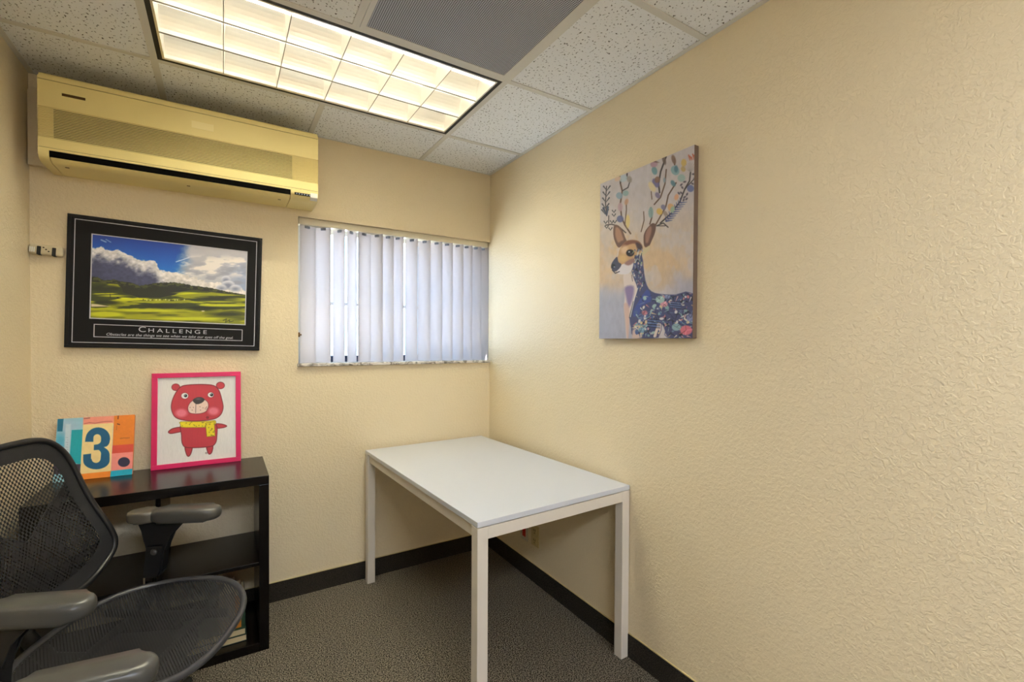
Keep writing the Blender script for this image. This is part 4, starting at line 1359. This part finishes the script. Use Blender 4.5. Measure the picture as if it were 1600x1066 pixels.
    for sgn in (-1, 1):
        tube(bm, [(-0.240, YC, 0.585), (-0.215, YC + sgn * 0.12, 0.605), (-0.168, YC + sgn * 0.225, 0.640)], lambda f: 0.015 - 0.005 * f, n=8)
    make('back_support', bm, 'chairblk', t, True)
    # ---- arms
    for sgn in (1, -1):
        ay = YC + sgn * 0.318
        arm = empty('armrest', (0, ay, 0), 0, t)
        def stadium(x0, x1, w0, w1, n=10):
            P_ = []
            for k in range(n + 1):
                a = -math.pi / 2 + math.pi * k / n
                P_.append((x1 - w1 + w1 * math.cos(a), w1 * math.sin(a)))
            for k in range(n + 1):
                a = math.pi / 2 + math.pi * k / n
                P_.append((x0 + w0 + w0 * math.cos(a), w0 * math.sin(a)))
            return P_
        def slab(P_, z0, z1, bev):
            bm = prism(bmesh.new(), P_, z0, z1, 'z')
            es = [e for e in bm.edges if abs(e.verts[0].co.z - e.verts[1].co.z) < 1e-6]
            bmesh.ops.bevel(bm, geom=es, offset=bev, segments=4, affect='EDGES', profile=0.55)
            return bm
        pd = stadium(-0.075, 0.163, 0.040, 0.042)
        make('arm_pad', slab(pd, 0.668, 0.714, 0.019), 'pad', arm, True)
        # rear rest disc overlapping the pad
        make('arm_pad_rear', slab(stadium(-0.152, -0.046, 0.040, 0.040), 0.670, 0.709, 0.010), 'padrim', arm, True)
        # flared bracket and post
        pr = [(-0.128, 0.676), (0.060, 0.676), (0.052, 0.668), (0.018, 0.650), (-0.006, 0.622), (-0.014, 0.585), (-0.018, 0.560), (-0.086, 0.560), (-0.092, 0.600), (-0.094, 0.640), (-0.104, 0.664)]
        bm = prism(bmesh.new(), pr, -0.017, 0.017, 'y')
        bmesh.ops.bevel(bm, geom=[e for e in bm.edges if abs(e.verts[0].co.y - e.verts[1].co.y) < 1e-6], offset=0.006, segments=2, affect='EDGES')
        make('arm_bracket', bm, 'chairblk', arm)
        bm = prism(bmesh.new(), [(-0.083, 0.585), (-0.021, 0.585), (-0.030, 0.490), (-0.045, 0.462), (-0.096, 0.462), (-0.090, 0.500)], -0.022, 0.022, 'y')
        bmesh.ops.bevel(bm, geom=[e for e in bm.edges], offset=0.005, segments=2, affect='EDGES')
        ps = make('arm_post', bm, 'chairblk', arm)
        make('height_button', cyl(bmesh.new(), (-0.055, -sgn * 0.021, 0.560), (-0.055, -sgn * 0.026, 0.560), 0.012, 0.010, n=16), 'pad', ps, True)
        bm = bmesh.new()
        for xx in (-0.090, -0.052):
            box(bm, xx - 0.004, xx + 0.004, -0.018, 0.018, 0.430, 0.464, bev=0.001)
        make('arm_stem', bm, 'chrome', arm)
        bm = tube(bmesh.new(), [(-0.070, 0, 0.440), (-0.068, -sgn * 0.01, 0.405), (-0.06, -sgn * 0.08, 0.372), (-0.02, -sgn * 0.225, 0.362)], 0.018, n=8)
        make('arm_yoke', bm, 'chairblk', arm, True)
    # ---- column, star base, casters
    bx = 0.07
    bm = cyl(bmesh.new(), (bx, YC, 0.10), (bx, YC, 0.22), 0.028, n=20)
    cyl(bm, (bx, YC, 0.22), (bx, YC, 0.33), 0.016, n=20)
    make('gas_column', bm, 'chairblk', t, True)
    bm = cyl(bmesh.new(), (bx, YC, 0.075), (bx, YC, 0.125), 0.045, 0.036, n=20)
    make('hub', bm, 'chairblk', t, True)
    for k in range(5):
        a = 2 * math.pi * k / 5 + 0.35
        dx, dy = math.cos(a), math.sin(a)
        bm = tube(bmesh.new(), [(bx + dx * 0.03, YC + dy * 0.03, 0.100), (bx + dx * 0.16, YC + dy * 0.16, 0.092), (bx + dx * 0.295, YC + dy * 0.295, 0.072)], lambda f: 0.026 - 0.011 * f, n=8)
        lg = make('base_leg', bm, 'chairblk', t, True)
        ex, ey = bx + dx * 0.285, YC + dy * 0.285
        bm = cyl(bmesh.new(), (ex, ey, 0.05), (ex, ey, 0.072), 0.006, n=8)
        for s2_ in (-1, 1):
            cyl(bm, (ex - dy * s2_ * 0.008, ey + dx * s2_ * 0.008, 0.0275), (ex - dy * s2_ * 0.024, ey + dx * s2_ * 0.024, 0.0275), 0.0275, n=18)
        make('caster', bm, 'chairblk', lg)
    return t
c1 = make_chair()
c1.location = (-1.75, -0.79, 0)
c1.rotation_euler = (0, 0, math.radians(-24))
tag(c1, 'black mesh office chair with padded arms in front of the bookcase', 'chair', 'mesh office chairs')
c2 = copy_tree(c1)
c2.location = (-1.784, -1.785, 0)
c2.rotation_euler = (0, 0, math.radians(-8))
c2['label'] = 'black mesh office chair against the plain wall, away from the bookcase'
